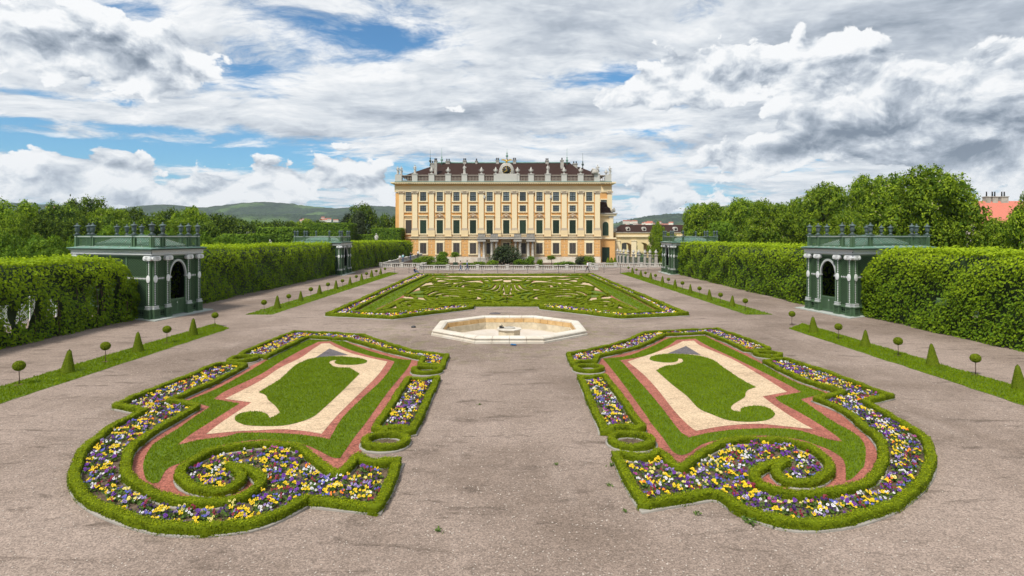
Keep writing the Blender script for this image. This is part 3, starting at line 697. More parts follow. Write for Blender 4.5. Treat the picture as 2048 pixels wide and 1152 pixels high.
# red gravel edge, grass band, red gravel, then scrolls
for px, sd in both([(705,620,1),(765,623.5,1),(905,608.5,1),(1012,606,1),(1012,601,1),(930,602,1),(905,604,1),(765,619,1),(735,618,1),(798,583),(863,550,1),(853,550,1),(780,582)]):
    sheet('red_gravel', resample(path(px, 0, True), .3, True), .020, 'red_gravel')
for px, sd in both([(719,620.5,1),(765,622.3,1),(905,608,1),(1005,606,1),(1005,603,1),(915,605,1),(900,606,1),(765,619.5,1),(745,619,1),(800,585),(868,551,1),(858,551,1),(790,583)]):
    lawn('grass', resample(path(px, 0, True), .3, True), .026, 60, .07, .07)
for sx_, sd in ((1, 'left'), (-1, 'right')):                       # side bands between the border hedge and the scroll work
    mm_ = (lambda q: q) if sx_ > 0 else mir
    A_ = resample(path(mm_([(701,620,1),(780,581),(853,549,1)]), .24), .5); B_ = resample(path(mm_([(746,620,1),(806,592),(840,567),(868,551,1)]), .17), .5)
    kk = 80; tt_ = np.linspace(0, 1, kk); R1 = lambda P: np.stack([np.interp(tt_, np.linspace(0, 1, len(P)), P[:, i]) for i in range(2)], 1); A_, B_ = R1(A_), R1(B_)
    band = lambda f0, f1: np.vstack([A_+(B_-A_)*f0, (A_+(B_-A_)*f1)[::-1]])
    sheet('red_gravel', band(0, 1), .0215, 'red_gravel'); lawn('grass', band(.30, .86), .028, 60, .07, .07)
# scroll ground: grass ribbons edged with red gravel
RIB = [([(862,611),(890,606),(905,601),(885,595),(850,594),(832,590),(845,584),(862,580),(878,576),(900,574)], 1.9),
       ([(905,601),(940,602),(975,601),(990,597),(975,589),(955,583)], 1.8),
       ([(900,574),(930,577),(958,576),(975,570),(985,566),(975,562)], 1.7),
       ([(868,551),(900,556),(935,557),(960,556)], 1.4),
       ([(985,602),(1010,600),(1014,600)], 1.8)]
for r, w in RIB:
    for px, sd in both(r):
        P = resample(path(px, 0), .35)
        for ww, z, m in ((w+.7, .021, 'red_gravel'), (w, .027, 'turf')):
            T = unit(np.gradient(P, axis=0)); Nn = np.stack([-T[:, 1], T[:, 0]], 1); n_ = len(P)
            VV = np.c_[np.vstack([P-Nn*ww/2, P+Nn*ww/2]), np.full(2*n_, z+.0007*RIB.index((r, w)))]
            QQ = [(i, i+1, n_+i+1, n_+i) for i in range(n_-1)]
            obj('grass_ribbon' if m == 'turf' else 'red_gravel', mesh_np('ribbon', VV, QQ, [m]), kind='structure')
SCR = [ [(758,617.5),(778,613.5),(802,613)], [(776,608),(790,600.5),(803,596)], [(783,606),(795,600)], [(815,587),(828,583.5),(842,583)], [(853,561),(862,558),(872,557)],[(1005,552),(1014.5,552)], [(1005,555),(1014.5,555)], [(1005,561),(1014.5,562)], [(1004,565),(1014.5,565)],  # scroll hedges of the left half (mirrored to the right): pixel lines
 [(746,620),(800,619),(862,613),(900,606),(960,605)], [(746,620),(775,606),(806,592)], [(812,583),(840,566),(868,551)],
 [(868,551),(910,553),(960,552),(1005,552)],
 [(768,613),(788,604),(800,598),(806,593)], [(806,593),(825,594),(832,590),(822,586),(808,586)],
 [(770,615),(800,616),(835,614),(862,608),(878,603)],
 [(797,606),(793,602),(800,597),(822,594),(850,597),(868,602),(872,606),(855,610),(825,611),(800,610),(797,606)],
 [(810,605),(812,601),(830,598),(850,601),(858,604),(845,607),(822,607)],
 [(815,603),(835,602),(848,604)], [(806,600),(826,603),(850,606),(866,605)], [(800,604),(815,608),(840,609)],
 [(850,584),(868,577),(905,576),(935,578),(970,585),(978,593),(960,599),(915,600),(870,598),(854,592),(850,588)],
 [(858,588),(875,581),(905,580),(940,583),(965,589),(962,594),(925,596),(880,595),(860,591)],
 [(868,588),(890,584),(920,585),(950,589),(940,592),(905,593),(878,591)],
 [(900,588),(915,590),(935,588),(945,592)], [(880,586),(885,592),(910,589),(925,594)],
 [(842,583),(858,577),(880,573),(905,572),(930,574),(950,574)],
 [(878,576),(900,580),(930,580),(955,577),(985,580),(1002,584)],
 [(905,571),(912,566),(930,562),(955,562),(972,566),(970,571),(945,573),(920,573),(905,571)],
 [(918,569),(925,565),(945,564),(962,567),(950,570),(930,571)], [(930,568),(945,567),(955,569)],
 [(842,573),(858,571),(880,570),(900,568),(918,563)], [(841,570),(860,567),(885,566),(905,563)], [(843,576),(860,574),(885,572)],
 [(866,562),(890,560),(915,560),(940,557),(965,556)], [(868,566),(885,562),(905,558),(925,558)], [(862,558),(880,555),(900,557),(930,555),(965,554)],
 [(862,560),(872,558),(868,553)], [(900,553),(915,551),(940,554)], [(925,552),(950,555),(985,555),(1005,553)],
 [(975,552),(985,559),(1005,561)], [(965,558),(980,561),(1005,558)], [(968,561),(985,564),(1005,564)],
 [(1004,565),(1003,571),(998,577),(985,581)], [(996,565),(993,572),(980,577),(960,579)], [(987,565),(980,572),(965,575)],
 [(1010,566),(1012,575),(1014,582)], [(1005,577),(1002,584),(1013,586)], [(1013,590),(1000,592),(990,588),(1002,584)],
 [(968,598),(990,596),(1005,592),(1013,592)], [(980,600),(1000,599),(1013,597)], [(985,597),(997,601),(1013,602)],
 [(902,602),(915,606),(940,606)], [(880,604),(895,601),(925,602),(955,603),(985,604),(1010,604)],
 [(945,598),(965,601),(985,603)], [(975,584),(990,586),(998,590),(985,594)], [(880,600),(905,603),(930,600)]]
for i, s_ in enumerate(SCR):
    for px, sd in both(s_):
        cl = px[0] == px[-1]; P = path([(p[0], p[1]) for p in (px[:-1] if cl else px)], .36, cl)
        cx_, cy_ = P.mean(0); ln_ = np.linalg.norm(np.diff(P, axis=0), axis=1).sum(); fx = abs(cx_)/12.5; fy = (cy_-46)/44
        lab = '%s box hedge %s, %s %s half of embroidered parterre' % ('looped' if cl else 'short curved' if ln_ < 4 else 'long sweeping' if ln_ > 11 else 'curling',
            'by the basin' if fy < .2 else 'beyond the basin' if fy < .4 else 'midway' if fy < .6 else 'nearer the palace' if fy < .8 else 'by the fence',
            'axis side,' if fx < .33 else 'middle,' if fx < .66 else 'outer side,', sd)
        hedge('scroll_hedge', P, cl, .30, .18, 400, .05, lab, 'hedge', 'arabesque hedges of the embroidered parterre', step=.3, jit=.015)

dup_ = {}
for o in [o for o in COL.objects if o.name.startswith('scroll_hedge')]: dup_.setdefault(o['label'], []).append(o)
for l_, os_ in dup_.items():
    if len(os_) > 1:
        for i_, o in enumerate(sorted(os_, key=lambda o: abs(o.location.x))): o['label'] = l_.replace('of embroidered', 'of')+', %s from axis' % ('first', 'second', 'third', 'fourth', 'fifth', 'sixth', 'seventh', 'eighth')[min(i_, 7)]
# ------------------------------------------------------------------ lawn strips with clipped cones and balls
ordw = ['first', 'second', 'third', 'fourth', 'fifth', 'sixth', 'seventh', 'eighth', 'ninth', 'tenth']
for sx, sd in ((-1, 'left'), (1, 'right')):
    for nr, y0, y1, dn in (('near', 13, 38.7, 420), ('far', 44.8, 97, 110)):
        x0, x1 = sorted((sx*17.7, sx*19.7))
        a = [(x0, y0), (x1, y0), (x1, y1+(1.5 if sx > 0 else -.7)), (x0, y1+(-.7 if sx > 0 else 1.5))]
        e = []
        for i in range(4):
            p, q = np.array(a[i]), np.array(a[(i+1) % 4]); kk = max(2, int(np.linalg.norm(q-p)/.5))
            for t in np.linspace(0, 1, kk, endpoint=False): e.append(p+(q-p)*t+rng.normal(0, .025, 2))
        lawn('grass', np.array(e), .008, dn, .07, .03 if nr == 'near' else .06)
def cone_mesh():
    n_ = 24; b = []
    zz = np.linspace(0, 1, 12); r = .27*np.where(zz < .93, 1-zz*.82, (1-.93*.82)*np.sqrt(np.maximum(0, 1-((zz-.93)/.07)**2)))
    th = np.linspace(0, 2*math.pi, n_, endpoint=False)
    V = np.array([(rr*math.cos(t), rr*math.sin(t), z) for z, rr in zip(zz, r) for t in th])*np.array([1, 1, 1.0]); V[:, :2] += rng.normal(0, .008, (len(V), 2))
    Q = np.array([(i*n_+j, i*n_+(j+1) % n_, (i+1)*n_+(j+1) % n_, (i+1)*n_+j) for i in range(11) for j in range(n_)])
    m = 1500; z = 1-np.sqrt(rng.random(m))*.999; t = rng.uniform(0, 2*math.pi, m); rr = np.interp(z, zz, r)
    C = np.c_[rr*np.cos(t), rr*np.sin(t), z]; N = np.c_[np.cos(t), np.sin(t), np.full(m, .3)]
    lv, lq = leaf_quads(C+N*.004, N, .05, .5, .5); VV, QQ = join([(V, Q), (lv, lq)])
    return mesh_np('clipped_foliage', VV, QQ, ['yew_leaf'], tint=np.r_[np.full(len(Q), .2), np.clip(rng.normal(.45, .25, m), 0, 1)])
def ball_mesh():
    m = 1300; D_ = unit(rng.normal(0, 1, (m, 3))); lv, lq = leaf_quads(D_*.2*np.array([1, 1, .92]), D_, .05, .55, .5)
    bm = bmesh.new(); bmesh.ops.create_icosphere(bm, subdivisions=2, radius=.19); V = np.array([v.co[:] for v in bm.verts]); T = [[v.index for v in f.verts] for f in bm.faces]; bm.free()
    Q = np.array([t+[t[2]] for t in T]); 
    VV, QQ = join([(lv, lq)]); me = mesh_np('ball_foliage', VV, QQ, ['yew_leaf'], tint=np.clip(rng.normal(.55, .25, m), 0, 1))
    b = MB(); b.lathe([(.01, -.185), (.1, -.15), (.17, -.07), (.185, 0), (.17, .07), (.1, .15), (.01, .185)], seg=14)
    return me, b.mesh('ball_core', 'yew_leaf')
CM = cone_mesh(); BM_, BC_ = ball_mesh()
b = MB(); b.tube([(0, 0, 0), (.012, .005, .25), (0, 0, .58)], [.018, .015, .013], 6); STEM = b.mesh('stem', 'twig')
b = MB(); b.lathe([(.16, 0), (.15, .012), (.02, .016)], seg=12); SOILM = b.mesh('soil_patch', 'soil')
def cone(px, py, label, s=1.0, grp=None):
    x, y = G(px, py); t = empty('clipped_cone', (x, y, 0), label, 'topiary', grp, rng.uniform(0, 6)); t.scale = (s*rng.uniform(.9, 1.12), s*rng.uniform(.9, 1.12), s*rng.uniform(.95, 1.06)); t.rotation_euler[0] = rng.normal(0, .03); t.rotation_euler[1] = rng.normal(0, .03)
    obj('foliage', CM, t)
def ball(px, py, label, s=1.0, grp=None):
    x, y = G(px, py); t = empty('ball_topiary', (x, y, 0), label, 'topiary', grp, rng.uniform(0, 6)); t.scale = (s,)*3
    f = obj('foliage', BM_, t, (0, 0, .72)); obj('branch_core', BC_, f); obj('stem', STEM, t); obj('soil_patch', SOILM, t, (0, 0, .012))
rows = {('left', 'near'): ([(135,745),(276,703.5),(386,671)], [(38,770),(211,724),(334,686.5),(430,653)]),
        ('right', 'near'): ([(2038,778),(1865.5,731),(1731,694),(1627,665)], [(1951,750),(1796,712),(1677,679),(1584,650)]),
        ('left', 'far'): ([(554.5,617),(601.5,601.7),(639,589),(672,578.6),(700,570),(723.4,561),(743,554),(761,548.5)], [(528,624),(577.6,609),(621.7,594),(656,583),(685,574),(712.6,564),(733,558),(752.6,552),(770,546.5)]),
        ('right', 'far'): ([(1464,612.8),(1419,600),(1380.7,587),(1350,576.5),(1324.6,567),(1301,559),(1281.5,553.6),(1265,547)], [(1490.7,620),(1441,606),(1399,591.7),(1365,579.5),(1337,571),(1311,562),(1291,555.5),(1273,548.5),(1257,544)])}
for (sd, nr), (cs, bs) in rows.items():
    for i, (x, y) in enumerate(sorted(cs, key=lambda t: -t[1])):
        cone(x, y, 'clipped cone, %s from the camera on the %s %s lawn strip' % (ordw[i], nr, sd), rng.uniform(.92, 1.03), 'clipped cones on the lawn strips')
    for i, (x, y) in enumerate(sorted(bs, key=lambda t: -t[1])):
        ball(x, y, 'clipped ball on a stem, %s from the camera on the %s %s lawn strip' % (ordw[i], nr, sd), rng.uniform(.97, 1.06), 'clipped balls on the lawn strips')

# ------------------------------------------------------------------ empty octagonal basin
bx, by = 0.02, 37.2
BAS = empty('fountain_basin', (bx, by, 0), 'dry octagonal pale stone basin in the middle of the garden between the parterres', 'basin')
oct_ = lambda r, k: (r/math.cos(R(22.5))*math.cos(R(22.5+45*k)), r/math.cos(R(22.5))*math.sin(R(22.5+45*k)))
RO, RI = 4.50, 3.98
CS = None
for k in range(8):
    (ax, ay), (cx, cy) = oct_(RO+.10, k), oct_(RO+.10, k+1); (ix, iy), (jx, jy) = oct_(RI, k), oct_(RI, k+1)
    for (s0, s1) in ((0, .25), (.25, .5), (.5, .75), (.75, 1)):                      # coping stones with open joints
        b = MB(); g_ = .0025
        lp = lambda p, q, t: (p[0]+(q[0]-p[0])*t, p[1]+(q[1]-p[1])*t)
        prof = [(0, 0), (0, .11), (.10, .13), (.10, .20), (.05, .25), (.07, .30), (.14, .35), (.30, .38), (.50, .37), (.57, .33), (.62, .30), (.62, .22), (.62, 0)]
        vs = []
        for t in (s0+g_, s1-g_):
            o_, i_ = lp((ax, ay), (cx, cy), t), lp((ix, iy), (jx, jy), t)
            for (dd, z) in prof:
                u = dd/.64; vs.append((o_[0]+(i_[0]-o_[0])*u, o_[1]+(i_[1]-o_[1])*u, z))
        m_ = len(prof)
        b.add(vs, [(i, i+1, m_+i+1, m_+i) for i in range(m_-1)]+[tuple(range(m_))[::-1], tuple(range(m_, 2*m_))], 0)
        b.build('coping_stone', 'limestone', BAS)
    b = MB(); (ox, oy), (px_, py_) = oct_(RI+.03, k), oct_(RI+.03, k+1); (qx, qy), (rx, ry) = oct_(RI-.10, k), oct_(RI-.10, k+1)
    b.prism([(ox, oy), (px_, py_), (rx, ry), (qx, qy)], -.55, -.06); b.build('basin_wall', 'wall_stone', BAS)
    for s in range(5):                                                               # ochre course under the coping
        b = MB(); (ox, oy), (px_, py_) = oct_(RI+.04, k), oct_(RI+.04, k+1); (qx, qy), (rx, ry) = oct_(RI-.02, k), oct_(RI-.02, k+1)
        t0, t1 = s/5+.004, (s+1)/5-.004
        b.prism([lp((ox, oy), (px_, py_), t0), lp((ox, oy), (px_, py_), t1), lp((qx, qy), (rx, ry), t1), lp((qx, qy), (rx, ry), t0)], -.05, .22)
        b.build('course_stone', 'band_stone', BAS)
# the gravel sheet is cut open for the basin
gobj = bpy.data.objects['gravel_ground']; bm = bmesh.new(); bm.from_mesh(gobj.data)
bmesh.ops.delete(bm, geom=list(bm.verts), context='VERTS'); bm.to_mesh(gobj.data); bm.free()
def ring_ground(o, dz):
    xs = [-34, 34]; octp = [(bx+oct_(4.3, k)[0], by+oct_(4.3, k)[1]) for k in range(8)]
    b = MB(); rect = [(-34, -30), (34, -30), (34, 100), (-34, 100)]
    tr = tessellate_polygon([[Vector((x, y, 0)) for x, y in rect], [Vector((x, y, 0)) for x, y in octp]])
    b.add([(x, y, dz) for x, y in rect+octp], [t for t in tr])
    yy = list(np.linspace(100, 150, 14))+[176, 235]
    for i in range(len(yy)-1):
        b.add([(-34, yy[i], gz(yy[i])+dz), (34, yy[i], gz(yy[i])+dz), (34, yy[i+1], gz(yy[i+1])+dz), (-34, yy[i+1], gz(yy[i+1])+dz)], [(0, 1, 2, 3)])
    return b
me = ring_ground(None, 0.0).mesh('gravel_ground', 'gravel'); bm = bmesh.new(); bm.from_mesh(me); bmesh.ops.recalc_face_normals(bm, faces=bm.faces)
for f in bm.faces:
    if f.normal.z < 0: f.normal_flip()
bm.to_mesh(me); bm.free(); gobj.data = me
tobj = bpy.data.objects['terrain']
for v in tobj.data.vertices:
    if -60 <= v.co.y <= 105: v.co.z = -1.2
b = MB(); b.prism([oct_(RI-.02, k) for k in range(8)], -.62, -.50); b.build('basin_floor', 'pool_floor', BAS)
b = MB(); b.prism([(1.75, -1.1), (1.95, -.2), (1.55, .15), (2.0, .75), (3.1, .75), (3.95, -.3), (3.9, -1.4), (2.9, -2.2), (2.2, -2.0)], -.499, -.492); b.build('wet_patch', 'wet_floor', BAS)
PED = MB(); PED.prism([(r*math.cos(R(22.5+45*k))*.72, r*math.sin(R(22.5+45*k))*.72) for r in (1.0,) for k in range(8)], -.5, .08); ped = PED.build('pedestal', 'wall_stone', BAS)
b = MB(); b.prism([(.80*math.cos(R(22.5+45*k)), .80*math.sin(R(22.5+45*k))) for k in range(8)], .08, .14); b.build('pedestal_cap', 'limestone', ped)
b = MB(); b.lathe([(.36, .14), (.36, .19), (.30, .215), (.05, .22), (.05, .27), (.01, .28)], seg=16); b.build('nozzle_plate', 'grey_stone', ped)
b = MB(); b.box(-.10, .08, -.05, .07, 0, .16); b.box(.08, .19, -.03, .04, .02, .10); b.tube([(-.02, 0, .15), (.04, 0, .23), (.12, .02, .12)], .02)
b.build('pump', 'iron', None, loc=(bx-.52, by-.05, .14), label='small black pump left on the pedestal of the dry basin', cat='pump')
b = MB()
for i in range(5): b.tube([(rng.normal(0, .08), rng.normal(0, .05), .02), (rng.normal(0, .1), rng.normal(0, .06), .07), (rng.normal(0, .14), rng.normal(0, .06), .03)], .035)
b.build('blue_rag', 'rag_blue', None, loc=(.25, by-5.15, .0), label='crumpled blue rag on the gravel against the near rim of the basin', cat='rag')
b = MB(); b.lathe([(.42, 0), (.42, .03), (.36, .045), (.02, .05)], seg=18); b.lathe([(.10, .05), (.10, .07), (.02, .075)], seg=10)
b.build('manhole_cover', 'slate_gravel', None, loc=(G(990, 627)[0], G(990, 627)[1], 0), label='round dark drain cover in the gravel behind the basin', cat='drain cover')
b = MB(); b.lathe([(.16, 0), (.15, .07), (.08, .12), (.02, .13)], seg=8); b.build('drain_stub', 'iron', None, loc=(*G(827, 655), 0), label='small dark metal stub in the gravel left of the basin', cat='pipe stub')

# ------------------------------------------------------------------ palace
PZ = 150.0; PS_ = PZ/F
lx = lambda x: (x-CX)*PS_
lz = lambda y: H+(HY-y)*PS_
RZ = 157.0; rx_ = lambda x: (x-CX)*RZ/F; rzz = lambda y: H+(HY-y)*RZ/F           # recessed side bays
PAL = empty('palace', (0, PZ, 0), 'long ochre palace with cream pilasters, dark brown hipped roof and a clock', 'palace')
def part(name, m, x0, x1, y0, y1, z0, z1, parent=PAL): return boxobj(name, m, parent, x0, x1, y0, y1, z0, z1)
XL, XR = lx(823.5), lx(1200.5); DEP = 26
part('wall', 'ochre_wall', XL+.02, XR-.02, 0, DEP, -.9, lz(384))
part('plinth', 'plinth_stone', XL-.10, XR+.10, -.16, DEP, -.9, lz(513.5))
WL, WR = rx_(791), rx_(1222)
part('wall', 'ochre_wall', WL, XL+.01, 7.0, DEP+5, -.9, rzz(386)); part('wall', 'ochre_wall', XR-.01, WR, 7.0, DEP+5, -.9, rzz(386))
part('plinth', 'plinth_stone', WL-.1, XL, 6.85, DEP, -.9, rzz(513))
# storey band, entablature, cornice, dentils
def bands(x0, x1, y, zf, ends=0):
    e = ends
    for nm, m, a, b, pr in (('storey_band', 'pale_trim', zf(477.5), zf(474.5), .30), ('storey_band', 'moulding_grey', zf(474.5), zf(473.3), .42),
                        ('architrave', 'pale_trim', zf(384), zf(378.5), .24), ('frieze', 'cream_trim', zf(378.5), zf(371.5), .18), ('cornice_bed', 'ochre_wall', zf(371.5), zf(368.6), .45),
                        ('cornice', 'pale_trim', zf(367.2), zf(364.6), 1.25), ('gutter', 'copper', zf(364.6), zf(363.6), 1.35)):
        part(nm, m, x0-pr*e, x1+pr*e, y-pr, y+.5, a, b)
    part('soffit', 'moulding_grey', x0-.9*e, x1+.9*e, y-.9, y+.5, zf(368.6), zf(367.2))
    n_ = int((x1-x0)/.55); tm = MB(); tm.box(-.12, .12, -.36, 0, 0, .30); me = tm.mesh('modillion', 'cream_trim')
    for i in range(n_): obj('modillion', me, PAL, (x0+(i+.5)*(x1-x0)/n_, y-.85, zf(368.6)+.0))
bands(XL, XR, 0, lz, 1)
bands(WL, XL-1.3, 7, rzz, 0); bands(XR+1.3, WR, 7, rzz, 0)
part('cornice', 'pale_trim', WL-1.1, WL-.002, 5.75, DEP, rzz(367.2), rzz(364.6)); part('cornice', 'pale_trim', WR+.002, WR+1.1, 5.75, DEP, rzz(367.2), rzz(364.6))
part('entablature_return', 'cream_trim', WL-.2, WL-.003, 6.8, DEP, rzz(384), rzz(367.3)); part('entablature_return', 'cream_trim', WR+.003, WR+.2, 6.8, DEP, rzz(384), rzz(367.3))
# pilasters
b = MB(); w = .62; b.box(-w, w, -.30, 0, 0, 1); SHAFT = b.mesh('shaft', 'pale_trim')
b = MB(); b.box(-.86, .86, -.46, 0, 0, 1.55); b.box(-.92, .92, -.52, 0, 0, .22); PB = b.mesh('pedestal', 'cream_trim')
b = MB(); b.box(-.80, .80, -.42, 0, 0, .18); b.box(-.76, .76, -.40, 0, .18, .42); b.box(-.70, .70, -.36, 0, .42, .60); PBASE = b.mesh('base', 'moulding_grey')
b = MB(); b.box(-.66, .66, -.34, 0, 0, .22)
for sx in (-1, 1):
    b.add([(sx*.66+.22*math.cos(a), yy, .52+.22*math.sin(a)) for yy in (-.50, -.02) for a in np.linspace(0, 6.28, 9)[:-1]], [tuple(range(8)), tuple(range(8, 16))[::-1]]+[(i, (i+1) % 8, 8+(i+1) % 8, 8+i) for i in range(8)])
for i in range(5): b.lathe([(.02, -.12), (.13, 0), (.10, .12), (.02, .2)], (-.48+.24*i, -.36, .36), 6)
b.box(-.86, .86, -.50, 0, .70, .86); PCAP = b.mesh('capital', 'moulding_grey')
def pilaster(x, y, zf, grey=False):
    z0, zc = zf(473.2), zf(389.0)
    t = obj('pilaster', PB, PAL, (x, y-.02, z0))
    obj('base', PBASE, t, (0, .0, 1.56)); obj('shaft', SHAFT, t, (0, 0, 2.17), 0, (1, 1, zc-z0-2.18)); obj('capital', PCAP, t, (0, 0, zc-z0))
for i in range(12): pilaster(lx(830+33.15*i), 0, lz)
pilaster(rx_(803), 7, rzz); pilaster(rx_(1219), 7, rzz)
# windows
def frame_mesh(w, h, m, bw_=.34, sill=True):
    b = MB(); pr = -.20
    b.box(-w/2-bw_, -w/2, pr, 0, -.0, h); b.box(w/2, w/2+bw_, pr, 0, 0, h); b.box(-w/2-bw_, w/2+bw_, pr-.02, 0, h, h+bw_)
    b.box(-w/2-bw_-.06, w/2+bw_+.06, pr-.10, 0, -bw_*.8, 0); return b.mesh('window', m)
def sash_mesh(w, h, nx, ny):
    b = MB(); y0, y1 = -.12, -.03
    b.box(-w/2, -w/2+.09, y0, y1, 0, h); b.box(w/2-.09, w/2, y0, y1, 0, h); b.box(-w/2+.09, w/2-.09, y0, y1, 0, .12); b.box(-w/2+.09, w/2-.09, y0, y1, h-.10, h)
    for i in range(1, nx): x = -w/2+w*i/nx; e = .09 if i*2 == nx else .045; b.box(x-e/2, x+e/2, y0+.005, y1, .12, h-.10)
    for j in range(1, ny): z = h*j/ny; e = .16 if j == ny//2 and ny > 2 else .045; b.box(-w/2+.09, w/2-.09, y0+.012, y1-.005, z-e/2, z+e/2)
    return b.mesh('sash', 'sash_green')
def shutter_mesh(w, h, m):
    b = MB()
    for s in (-1, 1):
        x0, x1 = sorted((s*.02, s*w/2)); b.box(x0, x1, -.07, -.02, 0, h)
        for z0, z1 in ((.1, h*.48), (h*.52, h-.1)):
            k = int((z1-z0)/.22)
            for i in range(k): z = z0+(z1-z0)*(i+.5)/k; b.box(x0+.10, x1-.10, -.11, -.071, z-.045, z+.045)
        for xa in (x0, x1-.09): b.box(xa, xa+.09, -.12, -.071, 0, h)
        for z in (0, h*.48, h-.1): b.box(x0+.091, x1-.091, -.121, -.071, z, z+.1)
    return b.mesh('shutter', m)
def window(x, y, zf, ytop, ybot, w, kind):
    z0, z1 = zf(ybot), zf(ytop); h = z1-z0; key = (kind, round(h, 2), round(w, 2))
    if key not in WM:
        WM[key] = (frame_mesh(w, h, 'pale_trim'), sash_mesh(w, h, 4, 4) if kind == 'top' else sash_mesh(w, h, 4, 2) if kind == 'mid' else shutter_mesh(w, h, 'shutter_grey' if kind in ('low', 'grey') else 'shutter_green'),
                   (lambda b: (b.box(-w/2, w/2, -.025, -.005, 0, h), b.mesh('pane', 'pane_glass' if kind in ('top', 'mid') else 'pane_dark'))[1])(MB()))
    f, s, p_ = WM[key]
    t = obj('window', f, PAL, (x, y, z0)); obj('pane', p_, t)
    obj('shutter' if kind in ('tall', 'low', 'grey') else 'sash', s, t)
WM = {}
b = MB(); b.box(-1.18, 1.18, -.45, 0, .55, .80); b.box(-1.02, 1.02, -.30, 0, .28, .55); b.box(-.95, .95, -.20, 0, 0, .26); HOOD = b.mesh('window_hood', 'pale_trim')
b = MB(); 
b.tube([(-1.25, -.25, .25), (-.95, -.28, .42), (-.6, -.3, .85), (0, -.32, 1.08), (.6, -.3, .85), (.95, -.28, .42), (1.25, -.25, .25)], .10, 6)
for s_ in (-1, 1): b.tube([(s_*.05, -.25, .35), (s_*.3, -.25, .68), (s_*.6, -.25, .55), (s_*.5, -.25, .25), (s_*.25, -.25, .3)], .085, 5)
b.lathe([(.03, 0), (.22, .15), (.26, .4), (.12, .7)], (0, -.16, .15), 8); b.box(-.95, .95, -.20, 0, 0, .12)
ROC = b.mesh('scroll_pediment', 'moulding_grey')
for i in range(11):
    x = lx(846.6+33.17*i)
    window(x, 0, lz, 383.4, 402, 1.55, 'top'); window(x, 0, lz, 410.8, 423, 1.55, 'mid')
    window(x, 0, lz, 440.2, 467, 1.58, 'tall'); window(x, 0, lz, 486, 507.5, 1.60, 'low')
    obj('window_hood' if i % 2 == 0 else 'scroll_pediment', HOOD if i % 2 == 0 else ROC, PAL, (x, 0, lz(436.5)))
    part('apron_panel', 'pale_trim', x-.95, x+.95, -.10, 0, lz(472.8), lz(468.5))
for zy in ((383.4, 402, 'top'), (410.8, 423, 'mid'), (440.2, 467, 'grey')): window(rx_(817.6), 7, rzz, zy[0], zy[1], 1.6, zy[2])
obj('window_hood', HOOD, PAL, (rx_(817.6), 7, rzz(436.5)))
window(rx_(1207.5), 7, rzz, 400, 418, 1.6, 'top')
b = MB(); b.box(-.22, .22, -.5, 0, 0, .8); b.box(-.16, .16, -.52, -.501, .08, .72); AC = b.mesh('air_unit', 'white_stone')
for i in (4, 8): obj('air_unit', AC, PAL, (lx(846.6+33.17*i)-1.35, 0, lz(397)))
# rusticated ground floor: raised blocks between recessed joints
z0, z1 = lz(512.8), lz(478.2); nc = 6; ch = (z1-z0)/nc
part('joint_ground', 'pale_trim', XL-.01, XR+.01, -.03, .0, z0, z1)
RBM = {}
def block(x0, x1, k):
    w_ = round(x1-x0-.10, 2)
    if w_ < .25: return
    if w_ not in RBM:
        b = MB(); e = .025; h_ = ch-.085
        b.add([(-w_/2, -.01, 0), (w_/2, -.01, 0), (w_/2, -.01, h_), (-w_/2, -.01, h_), (-w_/2+e, -.055, e), (w_/2-e, -.055, e), (w_/2-e, -.055, h_-e), (-w_/2+e, -.055, h_-e)],
              [(4, 5, 6, 7), (0, 1, 5, 4), (1, 2, 6, 5), (2, 3, 7, 6), (3, 0, 4, 7)]); RBM[w_] = b.mesh('rusticated_block', 'ochre_wall')
    obj('rusticated_block', RBM[w_], PAL, ((x0+x1)/2, -.03, z0+k*ch+.04))
wz0, wz1 = lz(507.5)-.3, lz(486)+.36
for i in range(12):
    xa = XL if i == 0 else lx(846.6+33.17*(i-1)); xb = XR if i == 11 else lx(846.6+33.17*i)
    for k in range(nc):
        za, zb = z0+k*ch, z0+(k+1)*ch; inw = za < wz1 and zb > wz0
        a = xa+(1.16 if inw and i > 0 else 0); c = xb-(1.16 if inw and i < 11 else 0)
        if inw:
            if k % 2 and c-a > 1.6: block(a, (a+c)/2, k); block((a+c)/2, c, k)
            else: block(a, c, k)
        else: mid = (a+c)/2+(.0 if k % 2 else .7); block(a, mid, k); block(mid, c, k)
# portico with balcony
for x in (959.5, 968.5, 984, 993, 1031, 1040, 1056, 1065):
    b = MB(); b.lathe([(.40, 0), (.40, .12), (.33, .16), (.31, 2.0), (.27, 4.2), (.36, 4.3), (.38, 4.5)], (lx(x), -2.0, lz(516)), 12); b.box(lx(x)-.46, lx(x)+.46, -2.46, -1.54, -.9, lz(516)); b.build('column', 'grey_stone', PAL)
for x0, x1 in ((956, 972), (981, 997), (1027, 1043), (1052, 1069)):
    part('balcony_pier', 'grey_stone', lx(x0), lx(x1), -2.6, -1.2, lz(483), lz(478)); part('balcony_pier', 'grey_stone', lx(x0)+.1, lx(x1)-.1, -2.5, -1.5, lz(475), lz(467))
part('balcony_slab', 'grey_stone', lx(955), lx(1070), -2.75, -.32, lz(477.8), lz(475))
b = MB(); xa, xb = lx(957), lx(1068)
b.box(xa, xb, -2.56, -2.50, lz(467.8), lz(467)); b.box(xa, xb, -2.56, -2.50, lz(474.8), lz(474.2))
for i in range(60):
    x = xa+(xb-xa)*(i+.5)/60; b.tube([(x-.08, -2.53, lz(474.4)), (x+.08, -2.53, lz(472)), (x-.07, -2.53, lz(470)), (x+.04, -2.53, lz(467.6))], .018, 4)
b.build('balcony_railing', 'iron', PAL)
part('door_recess', 'dark_gap', lx(1004), lx(1022), -.06, 0, lz(520), lz(490))
